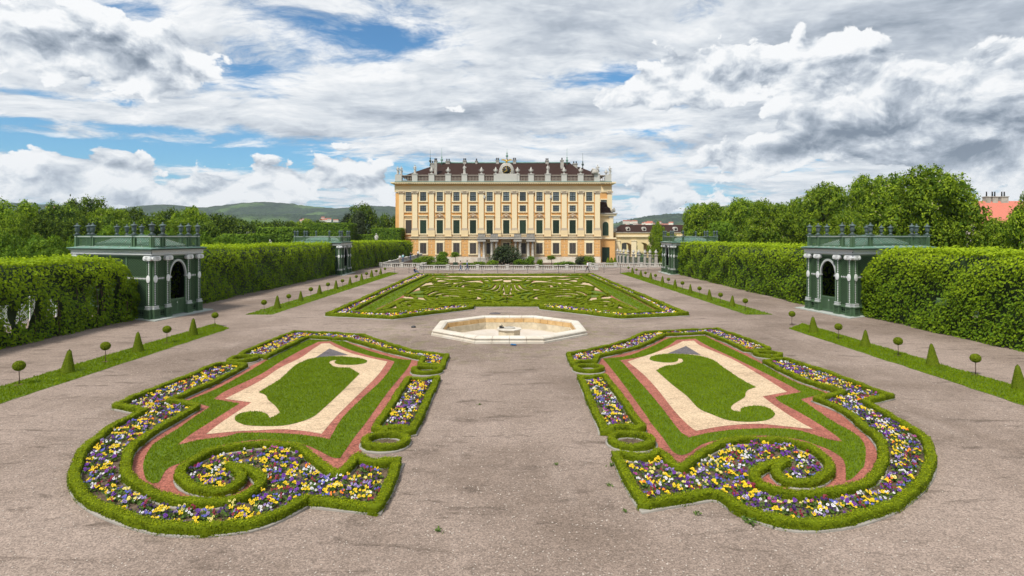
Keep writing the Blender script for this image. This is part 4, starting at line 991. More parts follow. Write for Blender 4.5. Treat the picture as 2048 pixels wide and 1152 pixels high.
# lower left corner terraces of the recessed bay, hidden partly by the hedge
# roof
ROOF = MB(); ey, ry = lz(363.5)+.1, H+(HY-326)*163/F
xl, xr = lx(833), lx(1190); rl, rr = -22.5*1.0, 14.5*1.1
rl, rr = (875-CX)*163/F, (1140-CX)*163/F
ROOF.add([(xl, 1.6, ey), (xr, 1.6, ey), (xr, DEP, ey), (xl, DEP, ey), (rl, 13, ry), (rr, 13, ry)], [(0, 1, 5, 4), (1, 2, 5), (2, 3, 4, 5), (3, 0, 4)])
roof = ROOF.build('roof', 'roof_tile', PAL)
b = MB(); b.add([(WL+1.2, 8.5, rzz(352)), (XL+6, 8.5, rzz(352)), (XL+6, DEP+4, rzz(352)), (WL+1.2, DEP+4, rzz(352)), (rx_(872), 16, H+(HY-327)*166/F), (rx_(890), 16, H+(HY-327)*166/F)], [(0, 1, 5, 4), (1, 2, 5), (2, 3, 4, 5), (3, 0, 4)]); b.build('roof', 'roof_tile', PAL)
b = MB(); b.add([(XR-9, 8.5, rzz(352)), (WR-1.5, 8.5, rzz(352)), (WR-1.5, DEP+4, rzz(352)), (XR-9, DEP+4, rzz(352)), (rx_(1150), 17, H+(HY-334)*167/F), (rx_(1168), 17, H+(HY-334)*167/F)], [(0, 1, 5, 4), (1, 2, 5), (2, 3, 4, 5), (3, 0, 4)]); b.build('roof', 'roof_tile', PAL)
b = MB(); b.tube([(rl, 13, ry+.05), (rr, 13, ry+.05)], .2, 6); b.build('ridge_cap', 'copper', roof)
def chimney(x, yb, yt, wpx, Zc=163, pots=2):
    s = Zc/F; b = MB(); X = (x-CX)*s; w_ = wpx*s/2; zt = H+(HY-yt)*s; zb = H+(HY-yb)*s-2.0; y = Zc-PZ
    b.box(X-w_, X+w_, y-.6, y+.6, zb, zt-.8); b.box(X-w_-.12, X+w_+.12, y-.72, y+.72, zt-.8, zt-.6)
    for i in range(pots):
        xx = X+(i-(pots-1)/2)*w_*1.1; b.lathe([(.18, 0), (.15, .5), (.2, .55), (.2, .62)], (xx, y, zt-.6), 8, 1)
    c = b.build('chimney', ['grey_stone', 'iron'], roof)
chimney(871.5, 345, 317, 5, 156); chimney(865, 333, 322, 7, 160, 3); chimney(896, 326, 318, 8); chimney(929.5, 326, 317, 6); chimney(953, 326, 317.5, 4, 163, 1); chimney(995, 326, 316, 6)
chimney(1029, 326, 316, 6); chimney(1094, 326, 317, 6); chimney(1124, 331, 316, 6, 160, 1); chimney(1150, 333, 323, 9, 166, 2)
for x, yb, yt, Zc in ((860.5, 328, 299, 166), (883.5, 326, 296, 162), (1014, 318, 298, 163), (1134, 327, 296, 162), (1165.5, 335, 306, 166)):
    s = Zc/F; b = MB(); b.lathe([(.22, -.6), (.10, .4), (.34, .7), (.30, 1.0), (.08, 1.25), (.2, 1.5), (.05, 1.8), (.03, (yb-yt)*s)], ((x-CX)*s, Zc-PZ, H+(HY-yb)*s), 8); b.build('finial', 'copper' if x > 870 and x < 1160 else 'dark_copper', roof)
# roof balustrade
BALM = MB(); BALM.lathe([(.11, 0), (.11, .10), (.06, .18), (.125, .48), (.115, .62), (.05, 1.0), (.10, 1.12), (.10, 1.2)], seg=8); BALM = BALM.mesh('baluster', 'weathered_stone')
BALD = MB(); BALD.lathe([(.15, 0), (.15, .10), (.08, .18), (.17, .48), (.15, .62), (.07, 1.0), (.14, 1.12), (.14, 1.2)], seg=8); BALD = BALD.mesh('baluster', 'grey_stone')
def parapet(x0, x1, y, z, n_, run='x'):
    """rail, plinth and balusters of one bay of the roof balustrade"""
    part('balustrade_plinth', 'weathered_stone', x0, x1, y-.22, y+.22, z, z+.28); part('balustrade_rail', 'weathered_stone', x0, x1, y-.24, y+.24, z+1.48, z+1.70)
    for i in range(n_): obj('baluster', BALM, PAL, (x0+(i+.5)*(x1-x0)/n_, y, z+.28))
zb = lz(363.5); piers = [830, 863.5, 896.5, 929, 963, 991.5, 1035, 1062, 1095.5, 1128, 1161, 1193.5]
for i, x in enumerate(piers):
    w_ = .68 if i not in (5, 6) else .5
    part('balustrade_pier', 'white_stone', lx(x)-w_, lx(x)+w_, -.55, .15, zb, zb+1.78); part('pier_cap', 'white_stone', lx(x)-w_-.1, lx(x)+w_+.1, -.65, .25, zb+1.78, zb+1.95)
    if i < 11 and i != 5: parapet(lx(x)+w_, lx(piers[i+1])-(.68 if i+1 not in (5, 6) else .5), -.2, zb, 8 if i not in (4, 6) else 6)
part('clock_base', 'white_stone', lx(992.5), lx(1034), -.7, .4, zb, zb+1.95)
zr = rzz(363.5)
for x0, x1 in ((WL, WL+1.7), (WR-1.6, WR)):
    part('balustrade_pier', 'white_stone', x0, x1, 6.4, 7.2, zr, zr+1.8)
parapet(WL+1.7, XL, 6.8, zr, 9); parapet(XR, WR-1.6, 6.8, zr, 5)
# clock with scrolled stone surround
ck = MB(); cx0, cz0 = lx(1013.3), lz(341.3)
ck.lathe([(2.15, 0), (2.15, .25), (1.9, .42), (1.55, .50)], (0, 0, 0), 28); me = ck.mesh('clock_surround', 'grey_stone')
t = obj('clock_surround', me, PAL, (cx0, -.2, cz0), 0, .86); t.rotation_euler = (R(90), 0, 0)
b = MB(); b.lathe([(1.30, 0), (1.30, .08)], (0, 0, .45), 28); obj('clock_face', b.mesh('clock_face', 'clock_black'), t)
b = MB(); b.lathe([(1.52, .4), (1.52, .56), (1.28, .58), (1.28, .50)], (0, 0, 0), 28); obj('chapter_ring', b.mesh('chapter_ring', 'white_stone'), t)
b = MB()
for k in range(12):
    a = 2*math.pi*k/12; c, s = math.cos(a), math.sin(a); q = lambda a_, d_, z_: (c*a_-s*d_, s*a_+c*d_, z_)
    b.qbox(q, 1.0, 1.26, -.07, .07, .53, .57)
for a, l_, w_ in ((R(100), 1.15, .05), (R(215), .8, .08)):
    c, s = math.cos(a), math.sin(a); q = lambda a_, d_, z_: (c*a_-s*d_, s*a_+c*d_, z_); b.qbox(q, -.3, l_, -w_, w_, .58, .61)
obj('clock_hands', b.mesh('clock_hands', 'gold'), t)
b = MB()
for s in (-1, 1):
    b.tube([(s*2.0, -.3, -2.3), (s*2.55, -.3, -1.6), (s*2.3, -.3, -.6), (s*2.0, -.3, .6), (s*1.6, -.3, 1.6), (s*.9, -.3, 2.2), (s*.3, -.3, 2.3)], [.5, .5, .3, .26, .26, .3, .3], 7)
b.box(-2.3, 2.3, -.5, .3, -2.4, -1.7)
b.build('clock_scrolls', 'grey_stone', PAL, loc=(cx0, .42, cz0), scale=.78)
# golden eagle above the clock
def eagle():
    b = MB(); b.lathe([(.05, -.1), (.32, .15), (.40, .55), (.28, .95), (.16, 1.15), (.19, 1.32), (.10, 1.45), (.02, 1.48)], (0, 0, 0), 9)
    b.tube([(0, -.12, 1.34), (0, -.34, 1.30), (0, -.40, 1.20)], [.08, .05, .01], 5)
    b.tube([(.0, .1, .2), (0, .45, -.1), (0, .6, -.2)], [.2, .28, .1], 6)
    for s in (-1, 1): b.tube([(s*.13, 0, .05), (s*.13, -.05, -.35)], .07, 5)
    base = b
    me = base.mesh('body', 'gold')
    ws = []
    for s in (-1, 1):
        w_ = MB(); top = [(0, .9), (.5, 1.25), (1.1, 1.42), (1.7, 1.35), (2.2, 1.05)]; bot = [(0, .35), (.45, .45), (.9, .75), (1.5, .85), (2.05, .92)]
        vs = [(s*(x+.2), y_, z) for y_ in (-.05, .05) for pts in (top, bot) for x, z in pts]
        fs = [(i, i+1, 6+i, 5+i) for i in range(4)]+[(10+i, 15+i, 16+i, 11+i) for i in range(4)]+[(i, 10+i, 11+i, i+1) for i in range(4)]+[(5+i, 6+i, 16+i, 15+i) for i in range(4)]+[(4, 14, 19, 9), (0, 5, 15, 10)]
        w_.add(vs, fs); ws.append(w_.mesh('wing', 'gold'))
    return me, ws
me, ws = eagle(); eg = empty('eagle_statue', (cx0, PZ-.2, cz0+2.0), 'gilded eagle with spread wings perched on top of the palace clock', 'statue')
eg.scale = (.60,)*3; obj('body', me, eg); [obj('wing', w_, eg) for w_ in ws]
# statues and vases standing on the roof balustrade
def statue_mesh(pose):
    b = MB(); s = pose
    b.lathe([(.40, 0), (.38, .12), (.33, .3), (.36, .7), (.30, 1.15), (.26, 1.45), (.34, 1.75), (.36, 1.95), (.20, 2.08), (.10, 2.15), (.09, 2.22)], (0, 0, 0), 10, sx=1, sy=.8)
    b.lathe([(.02, 0), (.12, .05), (.155, .18), (.14, .30), (.06, .38), (.01, .40)], (.02*s, -.03, 2.2), 9)
    b.tube([(.34, 0, 1.92), (.46, -.1, 1.55), (.40 if s > 0 else .55, -.3, 1.3 if s > 0 else 1.85)], [.11, .09, .07], 6)
    b.tube([(-.34, 0, 1.92), (-.50, -.05, 1.55), (-.30, -.30, 1.35)], [.11, .09, .07], 6)
    b.tube([(-.3, .05, 1.8), (-.1, -.34, 1.4), (.3, -.3, 1.0), (.36, .0, .6)], [.08, .12, .12, .08], 6)
    if s > 0: b.tube([(.40, -.3, .1), (.42, -.32, 2.3)], .03, 5)
    b.box(-.45, .45, -.4, .4, -.15, 0)
    return b.mesh('stone_statue', 'white_stone')
STM = [statue_mesh(1), statue_mesh(-1)]
b = MB(); b.box(-.4, .4, -.4, .4, 0, .18); b.lathe([(.26, .18), (.16, .4), (.22, .5), (.52, .85), (.58, 1.15), (.46, 1.35), (.30, 1.45), (.42, 1.6), (.30, 1.8), (.16, 1.95), (.20, 2.1), (.02, 2.35)], seg=12)
for s in (-1, 1): b.tube([(s*.5, 0, .9), (s*.82, 0, 1.05), (s*.78, 0, 1.35), (s*.45, 0, 1.42)], .08, 5)
VASE = b.mesh('stone_vase', 'white_stone')
kinds = ['st', 'v', 'v', 'st', 'v', 'v', 'v', 'v', 'st', 'v', 'v', 'tr']
for i, x in enumerate(piers):
    lab = 'on the palace balustrade, %s pier from the left end' % ordw[i] if i < 6 else 'on the palace balustrade, %s pier from the right end' % ordw[11-i]
    if i in (5, 6): lab = 'just %s of the palace clock' % ('left' if i == 5 else 'right')
    if kinds[i] == 'st': obj('stone_statue', STM[i % 2], None, (lx(x), PZ-.2, zb+2.08), 0, .84, 'robed stone statue '+lab, 'statue', None, 'statues on the palace roof')
    elif kinds[i] == 'v': obj('stone_vase', VASE, None, (lx(x), PZ-.2, zb+1.95), 0, .74, 'stone vase '+lab, 'vase', None, 'vases on the palace roof')
    else:
        b = MB(); b.lathe([(.9, 0), (.8, .5), (.5, .9), (.2, 1.3)], (0, 0, 0), 9); b.tube([(-.9, 0, .5), (-.5, 0, 1.3), (.3, 0, .9)], .2, 6); b.tube([(.4, 0, .6), (.9, 0, 1.1), (1.1, 0, .5)], .2, 6); b.build('stone_trophy', 'grey_stone', None, loc=(lx(1189), PZ-.2, zb+1.95), label='stone trophy of arms at the right end of the front palace balustrade', cat='trophy')
        obj('stone_statue', STM[1], None, (lx(1195), PZ-.2, zb+2.08), 0, .84, 'robed stone statue '+lab, 'statue', None, 'statues on the palace roof')
for x, lab in ((795.8, 'at the far left corner of the palace roof'), (802.5, 'second from the left corner of the palace roof')): obj('stone_statue', STM[0], None, (rx_(x), RZ-.2, zr+1.9), .5, .85, 'robed stone statue '+lab, 'statue', None, 'statues on the palace roof')
obj('stone_statue', STM[1], None, (rx_(1219.5), RZ-.2, zr+1.9), .3, .85, 'robed stone statue at the far right corner of the palace roof', 'statue', None, 'statues on the palace roof')
obj('stone_vase', VASE, None, (rx_(1212), RZ-.2, zr+1.7), 0, .7, 'stone vase beside the statue at the far right roof corner', 'vase', None, 'vases on the palace roof')
# corner tower with arched window and little bell roof, right of the facade
TX0, TX1, TY = XR+.3, (1230-CX)*153/F, 3.0; tz = lambda y: H+(HY-y)*153/F
TW = empty('corner_tower', ((TX0+TX1)/2, PZ+TY, 0), 'low cream corner tower with an arched green window right of the palace', 'tower')
def tp(name, m, x0, x1, y0, y1, z0, z1): return boxobj(name, m, TW, x0-(TX0+TX1)/2, x1-(TX0+TX1)/2, y0-TY, y1-TY, z0, z1)
tp('wall', 'cream_trim', TX0, TX1-.4, TY, TY+4, tz(476), tz(432)); tp('wall', 'ochre_wall', TX0, TX1, TY, TY+4, -.9, tz(478))
tp('cornice', 'pale_trim', TX0, TX1+.3, TY-.5, TY+4.3, tz(432), tz(428.5)); tp('cornice', 'grey_stone', TX0, TX1+.5, TY-.7, TY+4.5, tz(428.5), tz(426))
tp('storey_band', 'pale_trim', TX0, TX1+.3, TY-.3, TY+4, tz(478), tz(475)); tp('pilaster', 'pale_trim', TX1-1.5, TX1-.5, TY-.25, TY, tz(475), tz(432)); tp('capital', 'grey_stone', TX1-1.6, TX1-.4, TY-.35, TY, tz(435.5), tz(432.2))
def arch_poly(w_, h_, n_=10): return [(-w_/2, 0), (w_/2, 0), (w_/2, h_-w_/2)]+[(w_/2*math.cos(a), h_-w_/2+w_/2*math.sin(a)) for a in np.linspace(0, math.pi, n_)[1:-1]]+[(-w_/2, h_-w_/2)]
def arch_prism(b, w_, h_, cx, y0, y1, z, mi=0):
    P = arch_poly(w_, h_); k = len(P); b.add([(cx+x, y0, z+zz) for x, zz in P]+[(cx+x, y1, z+zz) for x, zz in P], [tuple(range(k)), tuple(range(k, 2*k))[::-1]]+[(i, k+i, k+(i+1) % k, (i+1) % k) for i in range(k)], mi)
cxw = (1211-CX)*153/F-(TX0+TX1)/2
b = MB(); arch_prism(b, 2.1, 3.9, cxw, -.10, .02, tz(472)); b.build('window_surround', 'pale_trim', TW)
b = MB(); arch_prism(b, 1.5, 3.5, cxw, -.16, -.101, tz(471)); b.build('arched_shutter', 'shutter_green', TW)
b = MB(); b.box(cxw-.03, cxw+.03, -.19, -.161, tz(471), tz(471)+3.4); b.box(cxw-.75, cxw+.75, -.188, -.162, tz(471)+1.3, tz(471)+1.38); b.box(cxw-.75, cxw+.75, -.188, -.162, tz(471)+2.3, tz(471)+2.38); b.build('shutter_bars', 'sash_green', TW)
b = MB(); b.lathe([(2.6, 0), (2.2, .5), (1.9, 1.3), (1.3, 1.7), (1.1, 2.5), (.7, 2.9), (.05, 3.0)], (-.9, 1.8, tz(426)), 8, sm=False); b.build('bell_roof', 'roof_tile', TW)
b = MB()
for i in range(5): b.lathe([(.05, 0), (.3, .2), (.26, .6), (.1, .9), (.02, 1.0)], (1.5+rng.uniform(-.6, .6), -.2+rng.uniform(-.2, .3), tz(426)+rng.uniform(0, .5)), 7)
b.build('stone_trophy', 'grey_stone', TW)
b = MB(); xd = (1211.5-CX)*153/F-(TX0+TX1)/2; b.box(xd-.95, xd+.95, -.06, .02, -.7, tz(494.5)); b.box(xd-.03, xd+.03, -.09, -.061, -.6, tz(495.5)); 
for zz in (0, 1.6, 3.0): b.box(xd-.85, xd+.85, -.085, -.061, zz, zz+.09)
b.build('door', 'shutter_green', TW)
# arcade wing with open arches, brown roof behind
AY = 155.0; az_ = lambda y: H+(HY-y)*AY/F; ax_ = lambda x: (x-CX)*AY/F
AR = empty('arcade_wing', (ax_(1275), AY, 0), 'cream arcade wing with open arches joining the palace on the right', 'arcade')
ox = ax_(1275); arches = [(1251.5, 25), (1285, 23), (1318, 23), (1350, 23)]
b = MB(); xs0, xs1 = ax_(1231), ax_(1372); zt = az_(486); zs = az_(484)
edges = [xs0]
for c, w_ in arches: edges += [ax_(c-w_/2), ax_(c+w_/2)]
edges.append(xs1)
for i in range(0, len(edges), 2): b.box(edges[i]-ox, edges[i+1]-ox, 0, 5, -.9, zs-1.2)
for c, w_ in arches:                                      # arch heads as a stepped vault strip
    x0, x1 = ax_(c-w_/2)-ox, ax_(c+w_/2)-ox; xm, rr_ = (x0+x1)/2, (x1-x0)/2
    th = np.linspace(math.pi, 0, 13); lo_ = [(xm+rr_*math.cos(a), zs-1.25+1.1*math.sin(a)) for a in th]; 
    vs = [(x, y, z) for y in (0, 5) for x, z in lo_]+[(x, y, zs+.02) for y in (0, 5) for x, z in lo_]
    fs = []
    for i in range(12): fs += [(i, i+1, 26+i+1, 26+i), (13+i+1, 13+i, 39+i, 39+i+1), (i+1, i, 13+i, 13+i+1)]
    b.add(vs, fs)
for i in range(0, len(edges), 2): b.box(edges[i]-ox, edges[i+1]-ox, .001, 4.999, zs-1.2, zs+.02)
b.box(xs0-ox, xs1-ox, -.0, 5, zs+.02, az_(474)); b.build('arcade_wall', 'yellow_wall', AR)
boxobj('storey_band', 'pale_trim', AR, xs0-ox, xs1-ox, -.4, 5, az_(474), az_(470.5)); boxobj('attic', 'cream_trim', AR, xs0-ox, xs1-ox, -.05, 5, az_(470.5), az_(465.5)); boxobj('coping', 'grey_stone', AR, xs0-ox, xs1-ox, -.35, 5, az_(465.5), az_(464.3))
for c in (1235, 1267.5, 1301.5, 1334): boxobj('pilaster', 'pale_trim', AR, ax_(c-5)-ox, ax_(c+5)-ox, -.25, -.001, -.9, az_(482)); boxobj('capital', 'pale_trim', AR, ax_(c-5.6)-ox, ax_(c+5.6)-ox, -.34, -.001, az_(482), az_(480))
BZ = 176.0; bz_ = lambda y: H+(HY-y)*BZ/F; bx_ = lambda x: (x-CX)*BZ/F
BR = empty('brown_roof_building', (bx_(1290), BZ, 0), 'building with a long brown roof and round dormers behind the arcade', 'building'); o2 = bx_(1290)
b = MB(); b.add([(bx_(1231)-o2, -.5, bz_(464)), (bx_(1400)-o2, -.5, bz_(464)), (bx_(1400)-o2, 9, bz_(464)), (bx_(1231)-o2, 9, bz_(464)), (bx_(1247)-o2, 4.3, bz_(449)), (bx_(1400)-o2, 4.3, bz_(449))], [(0, 1, 5, 4), (2, 3, 4, 5), (3, 0, 4), (1, 2, 5)]); b.build('roof', 'roof_tile', BR)
boxobj('wall', 'yellow_wall', BR, bx_(1231)-o2, bx_(1400)-o2, 0, 8, bz_(478), bz_(464.2))
for x in (1257, 1289, 1320, 1352):
    b = MB(); xx = bx_(x)-o2; arch_prism(b, 1.15, 1.3, xx, .3, 2.2, bz_(462.5)); d_ = b.build('dormer', 'white_stone', BR)
    b = MB(); b.lathe([(.36, 0), (.36, .06)], (0, 0, 0), 10); e_ = b.build('dormer_window', 'pane_dark', d_, loc=(xx, .30, bz_(462.5)+.66)); e_.rotation_euler = (R(90), 0, 0)
b = MB(); b.box(bx_(1226)-o2, bx_(1234)-o2, 0, 3, bz_(468), bz_(457)); b.build('chimney', 'white_stone', BR)
# court seen through the arches
CB = empty('court_building', (60, 232, 0), 'pale yellow building across the court seen through the arches', 'building')
boxobj('wall', 'yellow_wall', CB, -32, 30, 0, 8, -1, 6.5)
for i in range(14):
    b = MB(); b.box(-29+i*4.2, -27.2+i*4.2, -.08, -.001, 1.0, 3.6); b.build('window', 'pane_dark', CB)
# red roofed house with chimneys at the far right, behind the chestnuts
RB_ = empty('red_roof_house', ((1990-CX)*.1, 120, 0), 'pale house with a plain red roof behind the chestnuts at the right', 'house')
b = MB(); zt, ze = H+(HY-402)*.1, H+(HY-450)*.1; b.add([(-9, -6, ze), (8, -6, ze), (8, 6, ze), (-9, 6, ze), (-3.2, 0, zt), (8, 0, zt)], [(0, 1, 5, 4), (2, 3, 4, 5), (3, 0, 4), (1, 2, 5)]); rf = b.build('roof', 'red_tile', RB_)
boxobj('wall', 'pink_wall', RB_, -8.6, 7.6, -5.6, 5.6, -.6, ze)
for x, w_, n_ in ((-1.7, .9, 1), (-.3, 1.0, 2), (1.6, 1.4, 2)):
    b = MB(); b.box(x-w_/2, x+w_/2, -.5, .5, zt-1, zt+.75); b.box(x-w_/2-.1, x+w_/2+.1, -.6, .6, zt+.75, zt+.9)
    for i in range(n_): b.lathe([(.13, 0), (.11, .9), (.16, .95)], (x+(i-(n_-1)/2)*.5, 0, zt+.9), 7, 1)
    b.build('chimney', ['grey_stone', 'iron'], rf)
b = MB(); b.box(-2.2, 2.2, -2, 2, 0, H+(HY-463)*140/F); b.build('white_kiosk', 'white_stone', None, loc=((485-CX)*140/F, 140, 0), label='small white building half hidden by trees left of the far pavilion', cat='building')

# ------------------------------------------------------------------ trellis pavilions
b = MB(); b.box(-.2, .2, -.2, .2, 0, .07); b.lathe([(.13, .07), (.16, .12), (.09, .18), (.06, .24), (.13, .30), (.155, .36), (.15, .62), (.13, .66), (.25, .70), (.23, .74), (.10, .80), (.05, .84), (.07, .89), (.01, .97)], seg=10)
URN = b.mesh('urn', 'urn_metal')
def lattice(b, q, a0, a1, z0, z1, pitch, w, d0, d1, diag=True, mi=0):
    """crossed slats clipped to a rectangle, front layer and rear layer"""
    if diag:
        for sgn, (da, db) in ((1, (d0, (d0+d1)/2)), (-1, ((d0+d1)/2, d1))):
            c = -(z1-z0) if sgn > 0 else 0; cmax = (a1-a0) if sgn > 0 else (a1-a0)+(z1-z0); c += pitch*.5
            while c < cmax:
                if sgn > 0: t0, t1 = max(0, -c), min(z1-z0, (a1-a0)-c); p = (a0+c+t0, z0+t0); r = (a0+c+t1, z0+t1)
                else: t0, t1 = max(0, c-(a1-a0)), min(z1-z0, c); p = (a0+c-t0, z0+t0); r = (a0+c-t1, z0+t1)
                if t1-t0 > .02:
                    h_ = w*.7
                    b.add([q(x+o, d_, z) for d_ in (da, db) for (x, z) in (p, r) for o in (-h_, h_)], [(0, 1, 3, 2), (4, 6, 7, 5), (0, 2, 6, 4), (1, 5, 7, 3)], mi)
                c += pitch
    else:
        k = max(1, int((a1-a0)/pitch))
        for i in range(k): x = a0+(a1-a0)*(i+.5)/k; b.qbox(q, x-w/2, x+w/2, d0, (d0+d1)/2, z0, z1, mi)
        k = max(1, int((z1-z0)/pitch))
        for i in range(k): z = z0+(z1-z0)*(i+.5)/k; b.qbox(q, a0, a1, (d0+d1)/2, d1, z-w/2, z+w/2, mi)
def chain_v(b, q, a, z0, z1, d, step=.105, w=.085):
    k = int((z1-z0)/step)
    for i in range(k):
        z = z0+(z1-z0)*(i+.5)/k; h_ = step*.46
        b.add([q(a, d, z-h_), q(a+w/2, d, z), q(a, d, z+h_), q(a-w/2, d, z), q(a, d-.03, z-h_), q(a+w/2, d-.03, z), q(a, d-.03, z+h_), q(a-w/2, d-.03, z)], [(0, 1, 2, 3), (0, 4, 5, 1), (1, 5, 6, 2), (2, 6, 7, 3), (3, 7, 4, 0)])
def chain_h(b, q, a0, a1, z, d, step=.13, w=.12):
    k = int((a1-a0)/step)
    for i in range(k):
        a = a0+(a1-a0)*(i+.5)/k; h_ = step*.46
        b.add([q(a-h_, d, z), q(a, d, z+w/2), q(a+h_, d, z), q(a, d, z-w/2), q(a-h_, d-.03, z), q(a, d-.03, z+w/2), q(a+h_, d-.03, z), q(a, d-.03, z-w/2)], [(0, 1, 2, 3), (0, 4, 5, 1), (1, 5, 6, 2), (2, 6, 7, 3), (3, 7, 4, 0)])
def pavilion(A, Sv, Fv, label, fine=True):
    """A: corner nearest the camera; Sv runs along the garden side away from the camera, Fv along the side facing the camera, away from the garden"""
    A = np.array(A, float); Sv = np.array(Sv, float); Fv = np.array(Fv, float); Ls, Lf = np.linalg.norm(Sv), np.linalg.norm(Fv); su, fu = Sv/Ls, Fv/Lf
    cen = A+(Sv+Fv)/2
    P = empty('trellis_pavilion', (cen[0], cen[1], 0), label, 'pavilion', 'trellis pavilions in the leafy walls')
    M = lambda u, v, z: (A[0]+su[0]*u+fu[0]*v-cen[0], A[1]+su[1]*u+fu[1]*v-cen[1], z)
    qg = lambda a, d, z: M(a, -d, z); qc = lambda a, d, z: M(-d, a, z); qb = lambda a, d, z: M(Ls+d, a, z); qo = lambda a, d, z: M(a, Lf+d, z)
    pt = .18 if fine else .24; lw = .040 if fine else .055
    def mk(name, m, fn, parent=P, kind=None):
        b = MB(); fn(b); o = b.build(name, m, parent)
        if kind: o['kind'] = kind
        return o
    mk('stone_slab', 'slab_stone', lambda b: b.prism([(-.55, -.9), (Ls+.8, -.9), (Ls+.8, Lf*.5), (-.55, Lf*.5)], -.2, .06, 0, M))
    zc, za = 4.45, 4.72                        # wall top, architrave top
    mk('floor', 'slab_stone', lambda b: b.prism([(.05, .05), (Ls-.05, .05), (Ls-.05, Lf-.05), (.05, Lf-.05)], .0, .09, 0, M))
    # added dark boards standing in for the shaded interior behind the trellis
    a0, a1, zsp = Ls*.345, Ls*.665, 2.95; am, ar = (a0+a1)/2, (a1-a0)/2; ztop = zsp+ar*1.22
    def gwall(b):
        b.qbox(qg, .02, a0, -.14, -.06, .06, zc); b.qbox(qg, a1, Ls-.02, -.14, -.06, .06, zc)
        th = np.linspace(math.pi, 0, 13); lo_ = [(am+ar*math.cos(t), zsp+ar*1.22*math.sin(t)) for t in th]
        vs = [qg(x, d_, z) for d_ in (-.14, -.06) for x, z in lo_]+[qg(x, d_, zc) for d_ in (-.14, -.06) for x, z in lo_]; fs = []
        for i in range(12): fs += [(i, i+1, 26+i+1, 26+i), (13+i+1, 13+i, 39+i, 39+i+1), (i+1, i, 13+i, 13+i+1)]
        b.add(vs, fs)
    mk('shade_board', 'lattice_dark', gwall)
    for q, L in ((qc, Lf), (qb, Lf), (qo, Ls)): mk('shade_board', 'lattice_dark', lambda b: b.qbox(q, .15 if q is not qo else .02, L-.15 if q is not qo else L-.02, -.14, -.06, .06, zc))
    # pilasters: (face, position, width)
    pil = [(qg, .22), (qg, Ls*.285), (qg, Ls*.725), (qg, Ls-.22), (qc, .22), (qc, Lf-.22)]
    for q, a in pil:
        w_ = .21
        pd = mk('pedestal', 'lattice_green', lambda b: (b.qbox(q, a-w_-.08, a-w_-.02, 0, .30, .06, .70), b.qbox(q, a+w_+.02, a+w_+.08, 0, .30, .06, .70), b.qbox(q, a-w_-.10, a+w_+.10, 0, .34, .06, .16), b.qbox(q, a-w_-.10, a+w_+.10, 0, .34, .66, .72), b.qbox(q, a-w_-.019, a+w_+.019, 0, .20, .161, .659), lattice(b, q, a-w_-.019, a+w_+.019, .17, .65, .11, .04, .24, .29, False)))
        mk('base_moulding', 'grey_paint', lambda b: (b.qbox(q, a-w_-.07, a+w_+.07, 0, .30, .721, .80), b.qbox(q, a-w_-.03, a+w_+.03, 0, .26, .80, .90), b.qbox(q, a-w_-.05, a+w_+.05, 0, .28, .90, .96)))
        mk('pilaster', 'lattice_green', lambda b: (b.qbox(q, a-w_, a-w_+.10, -.05, .16, .961, 4.12), b.qbox(q, a+w_-.10, a+w_, -.05, .16, .961, 4.12), b.qbox(q, a-w_+.10, a+w_-.10, -.05, .05, .961, 4.12)))
        mk('chain_ornament', 'white_paint', lambda b: chain_v(b, q, a, 1.0, 2.55, .13, .125, .13)); mk('chain_ornament', 'white_paint', lambda b: chain_v(b, q, a, 3.15, 4.10, .13, .125, .13))
        def medal(b):
            k = 12; b.add([q(a+.20*math.cos(t), d_, 2.85+.27*math.sin(t)) for d_ in (.12, .20) for t in np.linspace(0, 2*math.pi, k, endpoint=False)]+[q(a, .235, 2.85)], [(i, (i+1) % k, k+(i+1) % k, k+i) for i in range(k)]+[(k+i, k+(i+1) % k, 2*k) for i in range(k)])
        mk('medallion', 'white_paint', medal)
        def cap(b):
            b.qbox(q, a-w_-.05, a+w_+.05, 0, .26, 4.121, 4.20); b.qbox(q, a-w_-.12, a+w_+.12, 0, .32, 4.40, 4.46)
            for s in (-1, 1):
                c_a = a+s*(w_+.06); k = 10
                b.add([q(c_a+.15*math.cos(t), d_, 4.29+.15*math.sin(t)) for d_ in (.02, .34) for t in np.linspace(0, 2*math.pi, k, endpoint=False)], [tuple(range(k)), tuple(range(k, 2*k))[::-1]]+[(i, (i+1) % k, k+(i+1) % k, k+i) for i in range(k)])
                b.add([q(c_a+.07*math.cos(t), d_, 4.29+.07*math.sin(t)) for d_ in (.34, .37) for t in np.linspace(0, 2*math.pi, 6, endpoint=False)], [tuple(range(6, 12))]+[(i, (i+1) % 6, 6+(i+1) % 6, 6+i) for i in range(6)])
            for i in range(4): x = a-w_+.02+i*(2*w_-.04)/3; b.qbox(q, x-.035, x+.035, .02, .31, 4.20, 4.40)
        mk('capital', 'white_paint', cap)
    # trellis panels between the pilasters
    pans = [(qg, .47, Ls*.285-.24), (qg, Ls*.725+.24, Ls-.47), (qc, .47, Lf*.30), (qc, Lf*.30+.12, Lf*.66), (qc, Lf*.66+.12, Lf-.47), (qb, .2, Lf-.2), (qo, .2, Ls-.2)]
